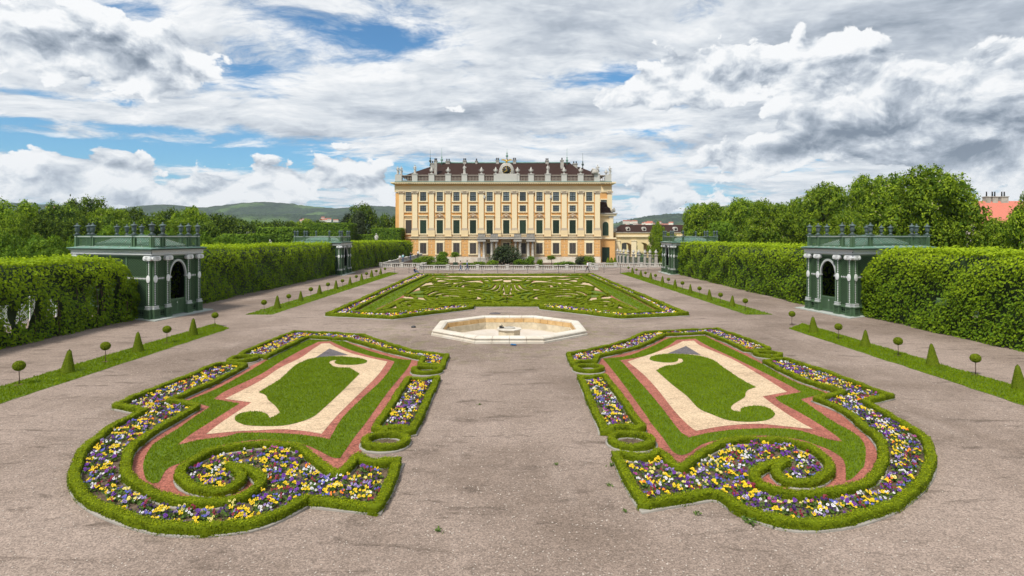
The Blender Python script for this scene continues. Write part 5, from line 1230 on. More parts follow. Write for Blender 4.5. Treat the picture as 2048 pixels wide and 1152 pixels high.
    for q, x0, x1 in pans:
        mk('panel_frame', 'lattice_green', lambda b: (b.qbox(q, x0-.06, x0+.01, -.055, .06, .72, zc), b.qbox(q, x1-.01, x1+.06, -.055, .06, .72, zc), b.qbox(q, x0+.01, x1-.01, -.055, .055, .72, .82), b.qbox(q, x0+.01, x1-.01, -.055, .055, zc-.1, zc), b.qbox(q, x0+.01, x1-.01, -.055, .055, 2.72, 2.78), b.qbox(q, x0+.01, x1-.01, -.055, .055, 2.94, 3.0), b.qbox(q, x0-.05, x1+.05, -.05, .10, .08, .2), b.qbox(q, x0-.05, x1+.05, -.05, .12, .62, .719)))
        if q in (qg, qc):
            mk('trellis', 'lattice_green', lambda b: (lattice(b, q, x0+.01, x1-.01, .82, 2.72, pt, lw, -.03, .03), lattice(b, q, x0+.01, x1-.01, 3.0, zc-.1, pt, lw, -.03, .03), lattice(b, q, x0-.04, x1+.04, .2, .62, pt, lw, -.02, .05, False)), kind='stuff')
            mk('chain_ornament', 'white_paint', lambda b: chain_h(b, q, x0+.03, x1-.03, 2.86, .05, .15, .14))
    # arch
    def spandrel(b):
        k = int((zc-zsp)/.12)
        for i in range(k):
            z = zsp+(zc-zsp)*(i+.5)/k; dz_ = (z-zsp)/1.22
            e = math.sqrt(max(0, (ar+.12)**2-dz_*dz_)) if dz_ < ar+.12 else 0
            for x0, x1 in ((Ls*.285+.22, am-e), (am+e, Ls*.725-.22)):
                if x1-x0 > .05: b.qbox(qg, x0, x1, -.03, .03, z-.025, z+.025)
        b.qbox(qg, Ls*.285+.22, Ls*.725-.22, -.03, .06, zc-.1, zc)
    mk('spandrel_slats', 'lattice_green', spandrel)
    def archs(b):
        th = np.linspace(math.pi, 0, 17); 
        for i in range(16):
            vs = []
            for t in (th[i], th[i+1]):
                for r_ in (ar, ar+.13):
                    for d_ in (-.05, .12): vs.append(qg(am+r_*math.cos(t), d_, zsp+r_*1.22*math.sin(t)))
            b.add(vs, [(0, 1, 5, 4), (2, 6, 7, 3), (1, 3, 7, 5), (0, 4, 6, 2)])
        for s in (-1, 1): b.qbox(qg, am+s*(ar+.07)-.14, am+s*(ar+.07)+.14, -.05, .18, zsp-.12, zsp)
    mk('arch_surround', 'grey_paint', archs)
    for s in (-1, 1):
        x = am+s*(ar+.065)
        mk('arch_post', 'lattice_green', lambda b: b.qbox(qg, x-.10, x+.10, -.05, .08, .08, zsp-.121)); mk('chain_ornament', 'white_paint', lambda b: chain_v(b, qg, x, .9, zsp-.15, .11, .115, .07))
    for s in (0, 1):
        x0, x1 = (a0+.01, am-.01) if s == 0 else (am+.01, a1-.01)
        g_ = mk('gate', 'lattice_green', lambda b: (b.qbox(qg, x0, x0+.09, -.04, .02, .12, 1.25), b.qbox(qg, x1-.09, x1, -.04, .02, .12, 1.25), b.qbox(qg, x0+.09, x1-.09, -.04, .02, .12, .24), b.qbox(qg, x0+.09, x1-.09, -.04, .02, 1.14, 1.25), b.qbox(qg, x0+.09, x1-.09, -.04, -.02, .24, 1.14), lattice(b, qg, x0+.09, x1-.09, .24, 1.14, pt, lw, -.018, .018)))
        if s == 0: mk('handle', 'white_paint', lambda b: b.qbox(qg, x1-.07, x1-.03, .021, .07, .9, 1.0), g_)
    # entablature, frieze with white trellis band, cornice
    for q, L in ((qg, Ls), (qc, Lf), (qb, Lf), (qo, Ls)):
        mk('architrave', 'grey_paint', lambda b: b.qbox(q, -.10, L+.10, .02, .14, zc+.012, zc+.10))
        mk('frieze', 'lattice_dark', lambda b: b.qbox(q, -.16, L+.16, .02, .20, zc+.101, zc+.36))
        if q in (qg, qc): mk('frieze_trellis', 'white_paint', lambda b: (lattice(b, q, -.2, L+.2, zc+.13, zc+.33, .125, .045, .205, .25), b.qbox(q, -.24, L+.24, .201, .27, zc+.101, zc+.13), b.qbox(q, -.24, L+.24, .201, .27, zc+.33, zc+.36)))
        mk('cornice', 'grey_paint', lambda b: b.qbox(q, -.34, L+.34, .02, .36, zc+.361, zc+.43)); mk('cornice', 'lattice_dark', lambda b: b.qbox(q, -.42, L+.42, .02, .46, zc+.431, zc+.50))
    e = .46
    mk('roof_edge', 'copper', lambda b: b.prism([(-e, -e), (Ls+e, -e), (Ls+e, Lf+e), (-e, Lf+e)], zc+.501, zc+.56, 0, M))
    def roof(b):
        k = 9; V = []; rings = [(0, 0), (.22, .17), (.42, .50), (.62, .78), (.82, .95), (.97, 1.0)]
        cx_, cy_ = Ls/2, Lf/2; n_ = 40
        for t, hh in rings:
            for j in range(n_):
                a = 2*math.pi*j/n_; c, s = math.cos(a), math.sin(a); m_ = max(abs(c), abs(s))
                sq = np.array([c/m_, s/m_]); ci = np.array([c, s]); k_ = min(1, t*1.5); p = sq*(1-k_)+ci*k_
                V.append(M(cx_+p[0]*(Ls/2+.35)*(1-t*.92), cy_+p[1]*(Lf/2+.35)*(1-t*.92), zc+.562+hh*.95))
        b.add(V, [(i*n_+j, i*n_+(j+1) % n_, (i+1)*n_+(j+1) % n_, (i+1)*n_+j) for i in range(len(rings)-1) for j in range(n_)]+[tuple(range((len(rings)-1)*n_, len(rings)*n_))])
    rf = mk('roof', 'copper', roof)
    def ribs(b):
        cx_, cy_ = Ls/2, Lf/2
        for j in range(28):
            a = 2*math.pi*j/28; c, s = math.cos(a), math.sin(a); m_ = max(abs(c), abs(s)); pts = []
            for t, hh in [(0, 0), (.22, .17), (.42, .50), (.62, .78), (.82, .95)]:
                k_ = min(1, t*1.5); p = np.array([c/m_, s/m_])*(1-k_)+np.array([c, s])*k_
                pts.append(M(cx_+p[0]*(Ls/2+.35)*(1-t*.92), cy_+p[1]*(Lf/2+.35)*(1-t*.92), zc+.58+hh*.95))
            b.tube(pts, .025, 4)
    mk('roof_seams', 'slab_stone', ribs, rf)
    # parapet with urns
    z0, z1 = zc+.62, zc+1.42; ins = .12
    for q, L in ((qg, Ls), (qc, Lf), (qb, Lf), (qo, Ls)):
        pp_ = [ins, L*.23, L*.77, L-ins]
        mk('parapet_rail', 'lattice_green', lambda b: (b.qbox(q, ins-.2, L-ins+.2, -ins-.10, -ins+.10, z1, z1+.05), b.qbox(q, ins, L-ins, -ins-.05, -ins+.05, z0, z0+.10), b.qbox(q, ins, L-ins, -ins-.05, -ins+.05, z1-.14, z1-.06)))
        mk('parapet_cap', 'white_paint', lambda b: b.qbox(q, ins-.19, L-ins+.19, -ins-.08, -ins+.08, z1-.055, z1-.005))
        mk('parapet_trellis', 'lattice_green', lambda b: lattice(b, q, ins+.2, L-ins-.2, z0+.1, z1-.14, pt*1.05, lw, -ins-.02, -ins+.02), kind='stuff')
        for a in pp_: mk('parapet_post', 'lattice_green', lambda b: (b.qbox(q, a-.19, a-.11, -ins-.12, -ins+.12, z0-.05, z1-.06), b.qbox(q, a+.11, a+.19, -ins-.12, -ins+.12, z0-.05, z1-.06), b.qbox(q, a-.11, a+.11, -ins-.08, -ins+.06, z0-.05, z1-.06), b.qbox(q, a-.16, a+.16, -ins-.14, -ins+.14, z0-.10, z0-.051)))
    for u, v in [(u, v) for u in (ins, Ls-ins) for v in (ins, Lf*.23, Lf*.77, Lf-ins)]+[(u, v) for u in (Ls*.23, Ls*.77) for v in (ins, Lf-ins)]:
        obj('urn', URN, P, M(u, v, z1+.05), rng.uniform(0, 6))
    return P
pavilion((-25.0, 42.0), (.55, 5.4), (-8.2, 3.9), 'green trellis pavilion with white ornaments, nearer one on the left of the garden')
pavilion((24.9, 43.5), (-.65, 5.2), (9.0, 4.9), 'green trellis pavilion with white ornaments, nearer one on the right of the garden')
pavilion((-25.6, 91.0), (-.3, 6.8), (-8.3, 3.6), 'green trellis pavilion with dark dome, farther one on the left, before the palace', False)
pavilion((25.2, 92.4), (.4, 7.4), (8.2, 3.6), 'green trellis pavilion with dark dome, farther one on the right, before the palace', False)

# ------------------------------------------------------------------ leafy walls of climbers on trellis
def climber(pts, depth, h, dens, leaf, label, holes=(), end0=False, end1=False, seed=0, taper=0, amp=.34):
    """pts: foot of the garden-side face, from the camera outwards; depth goes away from the garden"""
    r = np.random.default_rng(seed); P = resample(np.array(pts, float), .5); n_ = len(P); sgn = 1 if P[:, 0].mean() > 0 else -1
    T = unit(np.gradient(P, axis=0)); Nn = np.stack([T[:, 1], -T[:, 0]], 1); Nn *= np.sign(Nn[:, :1].mean())*-sgn         # towards the garden
    s = np.r_[0, np.cumsum(np.linalg.norm(np.diff(P, axis=0), axis=1))]; L = s[-1]
    prm = [(r.uniform(.15, 1.3), r.uniform(.3, 2.0), r.uniform(0, 6), r.uniform(.4, 1)) for _ in range(16)]
    def bulge(ss, z):
        v = 0
        for i, (ks, kz, ph, am_) in enumerate(prm): v = v+am_*np.sin(ss*ks*(1 if i < 8 else 2.4)+z*kz*(1 if i < 8 else 1.8)*(-1)**i+ph)/(1 if i < 8 else 1.8)
        return v/4.0
    def at(ss, lat, z):                          # lat: 0 garden face .. depth
        i = np.clip(np.searchsorted(s, ss)-1, 0, n_-2); t = ((ss-s[i])/(s[i+1]-s[i]))[:, None]
        p = P[i]*(1-t)+P[i+1]*t; nn = Nn[i]; return np.c_[p-nn*lat[:, None], z], nn
    hh_ = lambda ss: 1-np.clip((ss-(L-taper))/max(taper, .01), 0, 1)**2.2*.34 if taper else np.ones(len(ss))      # shoulder sinking at the pavilion
    def openhole(ss, z): 
        o = np.zeros(len(ss), bool)
        for (cs, cz, rs, rz_) in holes: o |= (((ss-cs)/rs)**2+((z-cz)/rz_)**2) < 1
        return o
    rnd = lambda z: np.where(z > h-.7, .55*((z-(h-.7))/.7)**2, 0)     # rounded shoulder
    parts = []; tint = []
    m = int(L*h*dens); ss = r.uniform(0, L, m); z = h*np.sqrt(r.random(m)) if False else r.uniform(0, h, m)
    bl = bulge(ss, z); lat = -amp*bl+rnd(z)+r.exponential(.10, m)-.12+ .10*np.sin(z/h*math.pi)*0
    keep = ~openhole(ss+r.normal(0, .05, m), z+r.normal(0, .08, m)); keep &= r.random(m) < np.clip(.78+.5*bl, .25, 1)
    C, nn = at(ss, lat, z*hh_(ss)); N = np.c_[nn, np.full(m, .45)]; parts.append((C[keep], N[keep])); z_ = z[keep]
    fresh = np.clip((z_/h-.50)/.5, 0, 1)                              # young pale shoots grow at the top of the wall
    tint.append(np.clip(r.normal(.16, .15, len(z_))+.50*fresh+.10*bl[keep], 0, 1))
    m = int(L*(depth-.4)*dens*.9); ss = r.uniform(0, L, m); lat = r.uniform(.3, depth, m); zt = h+.16*bulge(ss, lat*1.4)+r.normal(0, .05, m)+np.abs(r.normal(0, .10, m))-.30*np.clip((lat-(depth-.5))/.5, 0, 1)
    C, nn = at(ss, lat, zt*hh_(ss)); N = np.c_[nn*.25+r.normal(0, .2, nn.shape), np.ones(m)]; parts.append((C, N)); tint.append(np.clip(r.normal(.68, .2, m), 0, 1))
    k_ = int(L*4); ss = r.uniform(0, L, k_); lat = r.uniform(.2, depth*.8, k_)                                        # upright shoots
    for j in range(5):
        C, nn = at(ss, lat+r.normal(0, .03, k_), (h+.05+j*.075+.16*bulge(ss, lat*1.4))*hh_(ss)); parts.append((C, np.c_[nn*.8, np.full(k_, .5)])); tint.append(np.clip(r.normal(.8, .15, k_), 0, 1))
    for e, fl in ((0, end0), (1, end1)):
        if fl:
            m = int(depth*h*dens); lat = r.uniform(0, depth, m); z = r.uniform(0, h, m); C, nn = at(np.full(m, .001 if e == 0 else L-.001), lat, z*hh_(np.full(m, .001 if e == 0 else L-.001)))
            tt = -T[0] if e == 0 else T[-1]; C[:, :2] += tt*(r.normal(.0, .15, m))[:, None]; parts.append((C, np.tile([tt[0], tt[1], .4], (m, 1)))); tint.append(np.clip(r.normal(.2, .15, m)+.4*np.clip((z/h-.5)*2, 0, 1), 0, 1))
    C = np.vstack([p[0] for p in parts]); N = np.vstack([p[1] for p in parts]); t = np.concatenate(tint)
    lv, lq = leaf_quads(C, N, leaf*r.uniform(.65, 1.35, len(C)), .68, .42)
    # inner twiggy mass behind the leaves
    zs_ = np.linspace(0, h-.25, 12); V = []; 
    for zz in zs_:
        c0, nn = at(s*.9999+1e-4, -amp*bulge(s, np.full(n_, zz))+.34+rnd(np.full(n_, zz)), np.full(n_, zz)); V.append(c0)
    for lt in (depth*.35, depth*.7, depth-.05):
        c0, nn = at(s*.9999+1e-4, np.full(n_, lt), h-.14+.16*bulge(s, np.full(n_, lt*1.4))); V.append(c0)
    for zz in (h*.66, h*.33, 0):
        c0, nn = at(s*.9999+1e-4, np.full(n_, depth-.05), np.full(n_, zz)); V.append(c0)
    V = np.stack(V); V[:, :, 2] *= hh_(s)[None]; rr, cc = V.shape[:2]; I = np.arange(rr*cc).reshape(rr, cc)
    Q = np.stack([I[:-1, :-1], I[:-1, 1:], I[1:, 1:], I[1:, :-1]], -1).reshape(-1, 4)
    if holes:
        ctr = V.reshape(-1, 3)[Q].mean(1); sc = np.tile((s[:-1]+s[1:])/2, rr-1); row = np.repeat(np.arange(rr-1), cc-1)
        bad = (row < 11) & openhole(sc, ctr[:, 2]); bad |= (row >= 14) & (ctr[:, 2] < 3.4) & (sc > holes[0][0]-6)
        Q = Q[~bad]
    V = V.reshape(-1, 3)
    caps = []
    for e in (0, cc-1):
        for i in range(11): pass
    VV, QQ = join([(V, Q), (lv, lq)]); c = VV.mean(0); c[2] = 0
    hd = empty('climber_hedge', tuple(c), label, 'hedge', 'leafy climber walls along the garden')
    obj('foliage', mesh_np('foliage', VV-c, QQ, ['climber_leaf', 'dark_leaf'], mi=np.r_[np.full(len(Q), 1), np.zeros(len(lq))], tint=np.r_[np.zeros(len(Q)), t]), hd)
    return hd, at, L
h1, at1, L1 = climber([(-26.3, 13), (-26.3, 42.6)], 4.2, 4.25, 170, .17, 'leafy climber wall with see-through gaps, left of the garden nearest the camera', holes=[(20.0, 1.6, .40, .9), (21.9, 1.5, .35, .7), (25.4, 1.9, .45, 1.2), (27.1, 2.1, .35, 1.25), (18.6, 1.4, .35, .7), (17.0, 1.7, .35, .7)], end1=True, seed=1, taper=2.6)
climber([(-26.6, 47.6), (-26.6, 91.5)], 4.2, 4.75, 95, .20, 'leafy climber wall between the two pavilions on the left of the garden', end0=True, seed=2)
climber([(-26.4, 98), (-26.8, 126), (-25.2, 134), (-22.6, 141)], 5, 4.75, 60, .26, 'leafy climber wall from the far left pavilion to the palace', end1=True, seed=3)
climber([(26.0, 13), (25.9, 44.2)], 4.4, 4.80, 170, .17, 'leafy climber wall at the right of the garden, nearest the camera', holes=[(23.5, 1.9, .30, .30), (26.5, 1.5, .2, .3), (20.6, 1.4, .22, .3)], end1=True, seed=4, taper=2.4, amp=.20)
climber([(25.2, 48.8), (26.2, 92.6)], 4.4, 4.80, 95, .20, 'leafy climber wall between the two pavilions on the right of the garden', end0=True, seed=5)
# stems of the climbers showing low down, and trellis of the rear wall seen through the gaps
for hd, at_, L_, lo_ in ((h1, at1, L1, 14),):
    c = hd.location
    for i in range(26):
        b = MB()
        s0 = rng.uniform(lo_, L_-.5); p, _ = at_(np.array([s0, s0+rng.normal(0, .2), s0+rng.normal(0, .3)]), np.array([.18, .15, .2]), np.array([0, 1.3, 2.8]))
        b.tube([tuple(q_-np.array(c)) for q_ in p], [.03, .022, .012], 5); b.build('stem', 'twig', hd)
    b = MB()
    for k in range(5):
        q = lambda a, d_, z: (float(at_(np.array([a]), np.array([4.1+d_]), np.array([z]))[0][0][0]-c[0]), float(at_(np.array([a]), np.array([4.1]), np.array([z]))[0][0][1]-c[1]), z)
        a_ = 18.5+k*2.2; b.qbox(q, a_, a_+.07, 0, .07, 0, 3.6); lattice(b, q, a_+.1, a_+2.0, .3, 1.9, .17, .035, 0, .05); b.qbox(q, a_, a_+2.2, 0, .06, 1.95, 2.0)
    b.build('rear_trellis', 'white_paint', hd)

# ------------------------------------------------------------------ balustrades before the palace
b = MB(); b.lathe([(.10, 0), (.10, .05), (.06, .09), (.105, .22), (.10, .28), (.05, .46), (.08, .52), (.08, .56)], seg=8); BALU = b.mesh('baluster', 'white_stone')
def balustrade(pts, label, pier_every=5.2, bal=.36):
    """pts: (x, y, base z) corners"""
    pts = [np.array(p, float) for p in pts]; c = pts[0]
    t = empty('stone_balustrade', tuple(c), label, 'balustrade')
    for i in range(len(pts)-1):
        p, r = pts[i], pts[i+1]; v = r-p; L = np.linalg.norm(v[:2]); u = v/L; a = math.atan2(u[1], u[0]); nn = np.array([-u[1], u[0]])
        k = max(1, round(L/pier_every))
        q = lambda aa, d_, z: tuple(np.array([p[0]+u[0]*aa+nn[0]*d_, p[1]+u[1]*aa+nn[1]*d_, p[2]+u[2]*aa+z])-c)
        for j in range(k):
            s0, s1 = L*j/k, L*(j+1)/k
            b = MB(); b.qbox(q, s0+.28, s1-.28, -.17, .17, -.1, .16); b.build('base_rail', 'white_stone', t)
            b = MB(); b.qbox(q, s0+.26, s1-.26, -.15, .15, .72, .86); b.build('top_rail', 'white_stone', t)
            m_ = int((s1-s0-.56)/bal)
            for e in range(m_):
                if m_ > 8 and e == m_//2:
                    b = MB(); b.qbox(q, s0+.28+(s1-s0-.56)*(e+.5)/m_-.15, s0+.28+(s1-s0-.56)*(e+.5)/m_+.15, -.12, .12, .16, .72); b.build('half_pier', 'white_stone', t); continue
                obj('baluster', BALU, t, q(s0+.28+(s1-s0-.56)*(e+.5)/m_, 0, .16))
        for j in range(k+1 if i == len(pts)-2 else k):
            s0 = L*j/k; b = MB(); b.qbox(q, s0-.28, s0+.28, -.24, .24, -.12, .87); b.qbox(q, s0-.33, s0+.33, -.29, .29, .87, .97); b.build('pier', 'white_stone', t)
balustrade([(-16.4, 117.5, gz(117.5)), (-16.0, 105.6, 0), (15.4, 105.6, 0)], 'long white stone balustrade across the garden before the palace facade')
balustrade([(-20.8, 142, 1.0), (-25.2, 118, gz(118)), (-16.9, 118, gz(118))], 'white stone balustrade climbing beside the ramp at the left before the palace')
balustrade([(15.9, 118, gz(118)), (31, 118, gz(118))], 'white stone balustrade at the right before the arcade')
b = MB(); b.add([(-26.2, 117, gz(117)-.02), (-25.0, 117, gz(117)-.02), (-20.2, 143, 1.0), (-22.8, 143, 1.0), (-26.2, 117, -1.5), (-25.0, 117, -1.5), (-20.2, 143, -1.5), (-22.8, 143, -1.5)], [(0, 1, 2, 3), (0, 4, 5, 1), (1, 5, 6, 2), (2, 6, 7, 3), (3, 7, 4, 0)]); b.build('ramp', 'gravel', kind='structure')
sheet('planting_soil', np.array([(-15.6, 106.2), (15, 106.2), (15, 149.5), (-20, 149.5), (-24, 119), (-16, 119)]), .006-.05, 'soil')
for v in bpy.data.objects['planting_soil'].data.vertices: v.co.z = gz(v.co.y)+.012
# rope fence on dark posts
CF = empty('rope_fence', (0, 97.4, 0), 'low fence of dark iron posts and drooping ropes across the garden', 'fence')
b = MB(); b.lathe([(.11, 0), (.11, .03), (.028, .05), (.028, 1.38), (.05, 1.40), (.02, 1.46)], seg=7); POST = b.mesh('post', 'iron')
fx = [734, 760.6, 789, 818, 847, 876, 906, 934, 964, 995, 1026, 1055, 1086, 1117, 1149, 1178, 1208, 1240.7, 1268, 1296, 1322]
fx = [(x-CX)*97.4/F for x in fx]
for x in fx: obj('post', POST, CF, (x, 0, 0))
for i in range(len(fx)-1):
    for z in (.55, 1.0):
        b = MB(); b.tube([(fx[i]+(fx[i+1]-fx[i])*t, 0, z-.16*math.sin(math.pi*t)) for t in np.linspace(0, 1, 8)], .016, 5); b.build('rope', 'rope', CF)
# stone gate pillars with vases and iron railings between
gp = [(1235, 150, 498), (1241, 148, 498.5), (1247.7, 145, 499.5), (1255.8, 142, 500.5), (1267, 139, 501.5), (1277.7, 136, 503), (1290, 133, 504), (1300, 130.5, 505), (1312, 128, 506)]
prev = None
for i, (x, z, yt) in enumerate(gp):
    X = (x-CX)*z/F; g0 = gz(z); top = 2.55
    t = empty('gate_pillar', (X, z, g0), 'stone gate pillar with a vase before the arcade, %s from the left' % ordw[i], 'pillar', 'stone pillars before the arcade')
    b = MB(); b.box(-.36, .36, -.36, .36, 0, .3); b.box(-.27, .27, -.27, .27, .3, 2.15); b.box(-.34, .34, -.34, .34, 2.15, 2.28); b.box(-.44, .44, -.44, .44, 2.28, 2.38); b.build('shaft', 'grey_stone', t)
    obj('vase', VASE, t, (0, 0, 2.38), 0, .5)
    if prev:
        r = empty('iron_railing', (prev[0], prev[1], prev[2]), 'dark green iron railing between the %s and %s gate pillars' % (ordw[i-1], ordw[i]), 'railing', 'railings between the stone pillars')
        dv = np.array([X-prev[0], z-prev[1]]); L = np.linalg.norm(dv); u = dv/L; q = lambda a, d_, zz: (u[0]*a-u[1]*d_, u[1]*a+u[0]*d_, zz)
        b = MB(); b.qbox(q, .4, L-.4, -.03, .03, .3, .38); b.build('rail', 'dark_copper', r); b = MB(); b.qbox(q, .4, L-.4, -.03, .03, 1.5, 1.58); b.build('rail', 'dark_copper', r)
        k = int((L-.9)/.16)
        b = MB()
        for j in range(k): a = .45+(L-.9)*(j+.5)/k; b.qbox(q, a-.025, a+.025, -.02, .02, .1, 1.75)
        b.build('bars', 'dark_copper', r)
    prev = (X, z, g0)

# ------------------------------------------------------------------ trees
def crown(n_clump, n_leaf, leaf, seed, shape='round', tm=.34, candles=0):
    """unit crown, height 1, centred on the axis: leaf clumps over many uneven lobes"""
    r = np.random.default_rng(seed); lobes = []
    if shape == 'round':
        ex, ey = r.uniform(-.06, .06, 2)
        for i in range(74):
            z = r.uniform(.10, .93); R_ = .44*math.sqrt(max(.03, 1-((z-.46)/.50)**2)); a = r.uniform(0, 6.28); R_ *= 1+.14*math.sin(2*a+seed)+.10*math.sin(3*a+z*7+seed); d_ = R_*r.uniform(.72, .98)
            lobes.append((d_*math.cos(a)+ex*z, d_*math.sin(a)+ey*z, z*.97, r.uniform(.055, .115)))
        for i in range(14): z = r.uniform(.2, .8); a = r.uniform(0, 6.28); lobes.append((.2*math.cos(a), .2*math.sin(a), z, .17))
        lobes.append((0, 0, .5, .30)); lobes.append((0, 0, .78, .15))
    elif shape == 'tall':
        for i in range(22):
            z = r.uniform(.1, .9); R_ = .24*math.sqrt(max(.05, 1-((z-.45)/.56)**2)); a = r.uniform(0, 6.28); lobes.append((R_*.7*math.cos(a), R_*.7*math.sin(a), z, r.uniform(.08, .14)))
        lobes.append((0, 0, .45, .22)); lobes.append((0, 0, .8, .12))
    elif shape == 'bush':
        for i in range(16): a = r.uniform(0, 6.28); d_ = r.uniform(.1, .38); lobes.append((d_*math.cos(a), d_*math.sin(a), r.uniform(.2, .68), r.uniform(.14, .26)))
        lobes.append((0, 0, .5, .38))
    lobes = np.array(lobes); w = lobes[:, 3]**1.7; li = r.choice(len(lobes), n_clump, p=w/w.sum()); D_ = unit(r.normal(0, 1, (n_clump, 3))+np.array([0, 0, .25]))
    CC = lobes[li, :3]+D_*lobes[li, 3:4]*r.uniform(.82, 1.08, (n_clump, 1))
    # keep only clumps near the outside
    inn = np.zeros(n_clump)
    for l in lobes: inn += (np.linalg.norm(CC-l[:3], axis=1) < l[3]*.72)
    ok = (inn < 1) & (CC[:, 2] > .02); CC = CC[ok]; D_ = D_[ok]; m = len(CC)
    tc_ = np.clip(r.normal(tm, .28, m), 0, 1)
    C = np.repeat(CC, n_leaf, 0)+r.normal(0, leaf*.62, (m*n_leaf, 3)); N = np.repeat(D_, n_leaf, 0)+np.array([0, 0, .35]); t = np.clip(np.repeat(tc_, n_leaf)+r.normal(0, .14, m*n_leaf), 0, 1)
    lv, lq = leaf_quads(C, N, leaf*r.uniform(.7, 1.35, len(C)), .55, .55)
    # sparse inner leaves so that the crown is not hollow
    k = int(m*1.2); li = r.choice(len(lobes), k, p=w/w.sum()); Ci = lobes[li, :3]+r.normal(0, 1, (k, 3))*lobes[li, 3:4]*.42; Ci = Ci[Ci[:, 2] > .03]; iv, iq = leaf_quads(Ci, unit(r.normal(0, 1, Ci.shape)), leaf*2.0, .8, .5)
    V, Q = join([(lv, lq), (iv, iq)]); mi = np.zeros(len(Q), int); t = np.r_[t, np.full(len(iq), .05)]
    if candles:
        up = CC[D_[:, 2] > .1]; ci = r.choice(len(up), min(candles, len(up)), replace=False); cv = []
        for p in up[ci]: cv.append(leaf_quads(p+np.array([[0, 0, .012], [0, 0, .016]]), np.array([[1, .2, 0], [.2, 1, 0]]), .026, .35, .1))
        CV, CQ = join(cv); V, Q2 = join([(V, Q), (CV, CQ)]); mi = np.r_[mi, np.ones(len(CQ), int)]; t = np.r_[t, np.zeros(len(CQ))]; Q = Q2
    return V, Q, mi, t
def crown_mesh(m, *a, **k):
    V, Q, mi, t = crown(*a, **k); return mesh_np('crown', V, Q, [m, 'candle_bloom'], mi, t)
CR = {}
for i in range(4): CR['chestnut', i] = crown_mesh('chestnut_leaf', 7000, 8, .022, 40+i, tm=.46, candles=150 if i % 2 == 0 else 60)
for i in range(4): CR['lime', i] = crown_mesh('lime_leaf', 2600, 7, .026, 60+i, 'tall' if i > 1 else 'round')
for i in range(4): CR['forest', i] = crown_mesh('forest_leaf', 2600, 7, .028, 80+i)
for i in range(2): CR['dark', i] = crown_mesh('dark_leaf', 2000, 7, .030, 90+i, 'tall' if i else 'round')
CR['bush', 0] = crown_mesh('dark_leaf', 1800, 7, .036, 95, 'bush'); CR['bush', 1] = crown_mesh('lime_leaf', 700, 7, .06, 96, 'bush'); CR['bush', 2] = crown_mesh('chestnut_leaf', 700, 7, .06, 97, 'bush')
def trunk_mesh():
    b = MB(); b.tube([(0, 0, -.02), (.01, 0, .12), (0, .01, .30), (.02, 0, .5), (0, 0, .72)], [.035, .026, .022, .014, .004], 8)
    for i in range(7):
        a = i*2.4; z = .2+.06*i; l = .22-.012*i; b.tube([(0, 0, z), (l*.5*math.cos(a), l*.5*math.sin(a), z+.06), (l*math.cos(a), l*math.sin(a), z+.15)], [.012, .008, .003], 5)
    return b.mesh('trunk', 'bark')
TRK = trunk_mesh()
def tree(x, ytop, Z, wpx, kind, label, cat='tree', group=None, name=None, base=.12, seed=None):
    i = int(rng.integers(4)) if seed is None else seed
    key = (kind, i) if (kind, i) in CR else (kind, i % 2)
    X = (x-CX)*Z/F; g0 = gz(Z) if Z > 100 else 0.0; top = H+(HY-ytop)*Z/F; ht = top-g0; wd = wpx*Z/F/(.92 if key not in (('lime', 2), ('lime', 3), ('dark', 1)) else .58)
    t = empty(name or kind+'_tree', (X, Z, g0), label, cat, group, np.random.default_rng(int(x*7+Z*3)).uniform(0, 6.28))
    cb = ht*base; c = obj('crown', CR[key], t, (0, 0, cb), 0, (wd, wd, ht-cb)); obj('trunk', TRK, t, (0, 0, 0), 0, (ht*1.0, ht*1.0, ht))
    return t
gR = 'chestnut trees along the right side'; gL = 'trees beyond the left leafy walls'; gF = 'park trees in the left distance'
tree(2098, 350, 47, 150, 'chestnut', 'chestnut tree cut by the right edge of the picture', group=gR, seed=0, base=.05)
tree(1862, 324, 58, 190, 'chestnut', 'largest chestnut with pale bloom spikes behind the near right pavilion', group=gR, seed=1, base=.05)
tree(1762, 340, 80, 125, 'chestnut', 'broad chestnut just left of the largest one on the right', group=gR, seed=2, base=.05)
tree(1648, 366, 96, 118, 'chestnut', 'chestnut standing directly left of the near right pavilion urns', group=gR, seed=3, base=.05)
tree(1590, 392, 104, 80, 'chestnut', 'small topped chestnut between two larger ones at the right', group=gR, seed=1, base=.05)
tree(1543, 398, 100, 95, 'chestnut', 'pale green chestnut behind the right leafy wall', group=gR, seed=0, base=.05)
tree(1480, 396, 116, 90, 'chestnut', 'dark chestnut behind the far right pavilion', group=gR, seed=3, base=.05)
tree(1408, 400, 124, 100, 'chestnut', 'farthest large chestnut, above the far right pavilion', group=gR, seed=2, base=.05)
tree(1315, 440, 134, 34, 'chestnut', 'slender tree beside the arcade left of the far right pavilion', group=gR, seed=1, base=.05)
tree(1335, 462, 130, 50, 'chestnut', 'low bushy tree against the far right pavilion', group=gR, seed=2, base=.02)
tree(1700, 420, 70, 110, 'chestnut', 'lower chestnut filling the gap behind the near right pavilion', group=gR, seed=0, base=.03)
tree(1985, 436, 53, 95, 'chestnut', 'low leafy chestnut below the red roof at the right', group=gR, seed=3, base=.03)
tree(1440, 440, 110, 70, 'lime', 'small pale flowering tree behind the far right pavilion', group=gR, seed=0, base=.03)
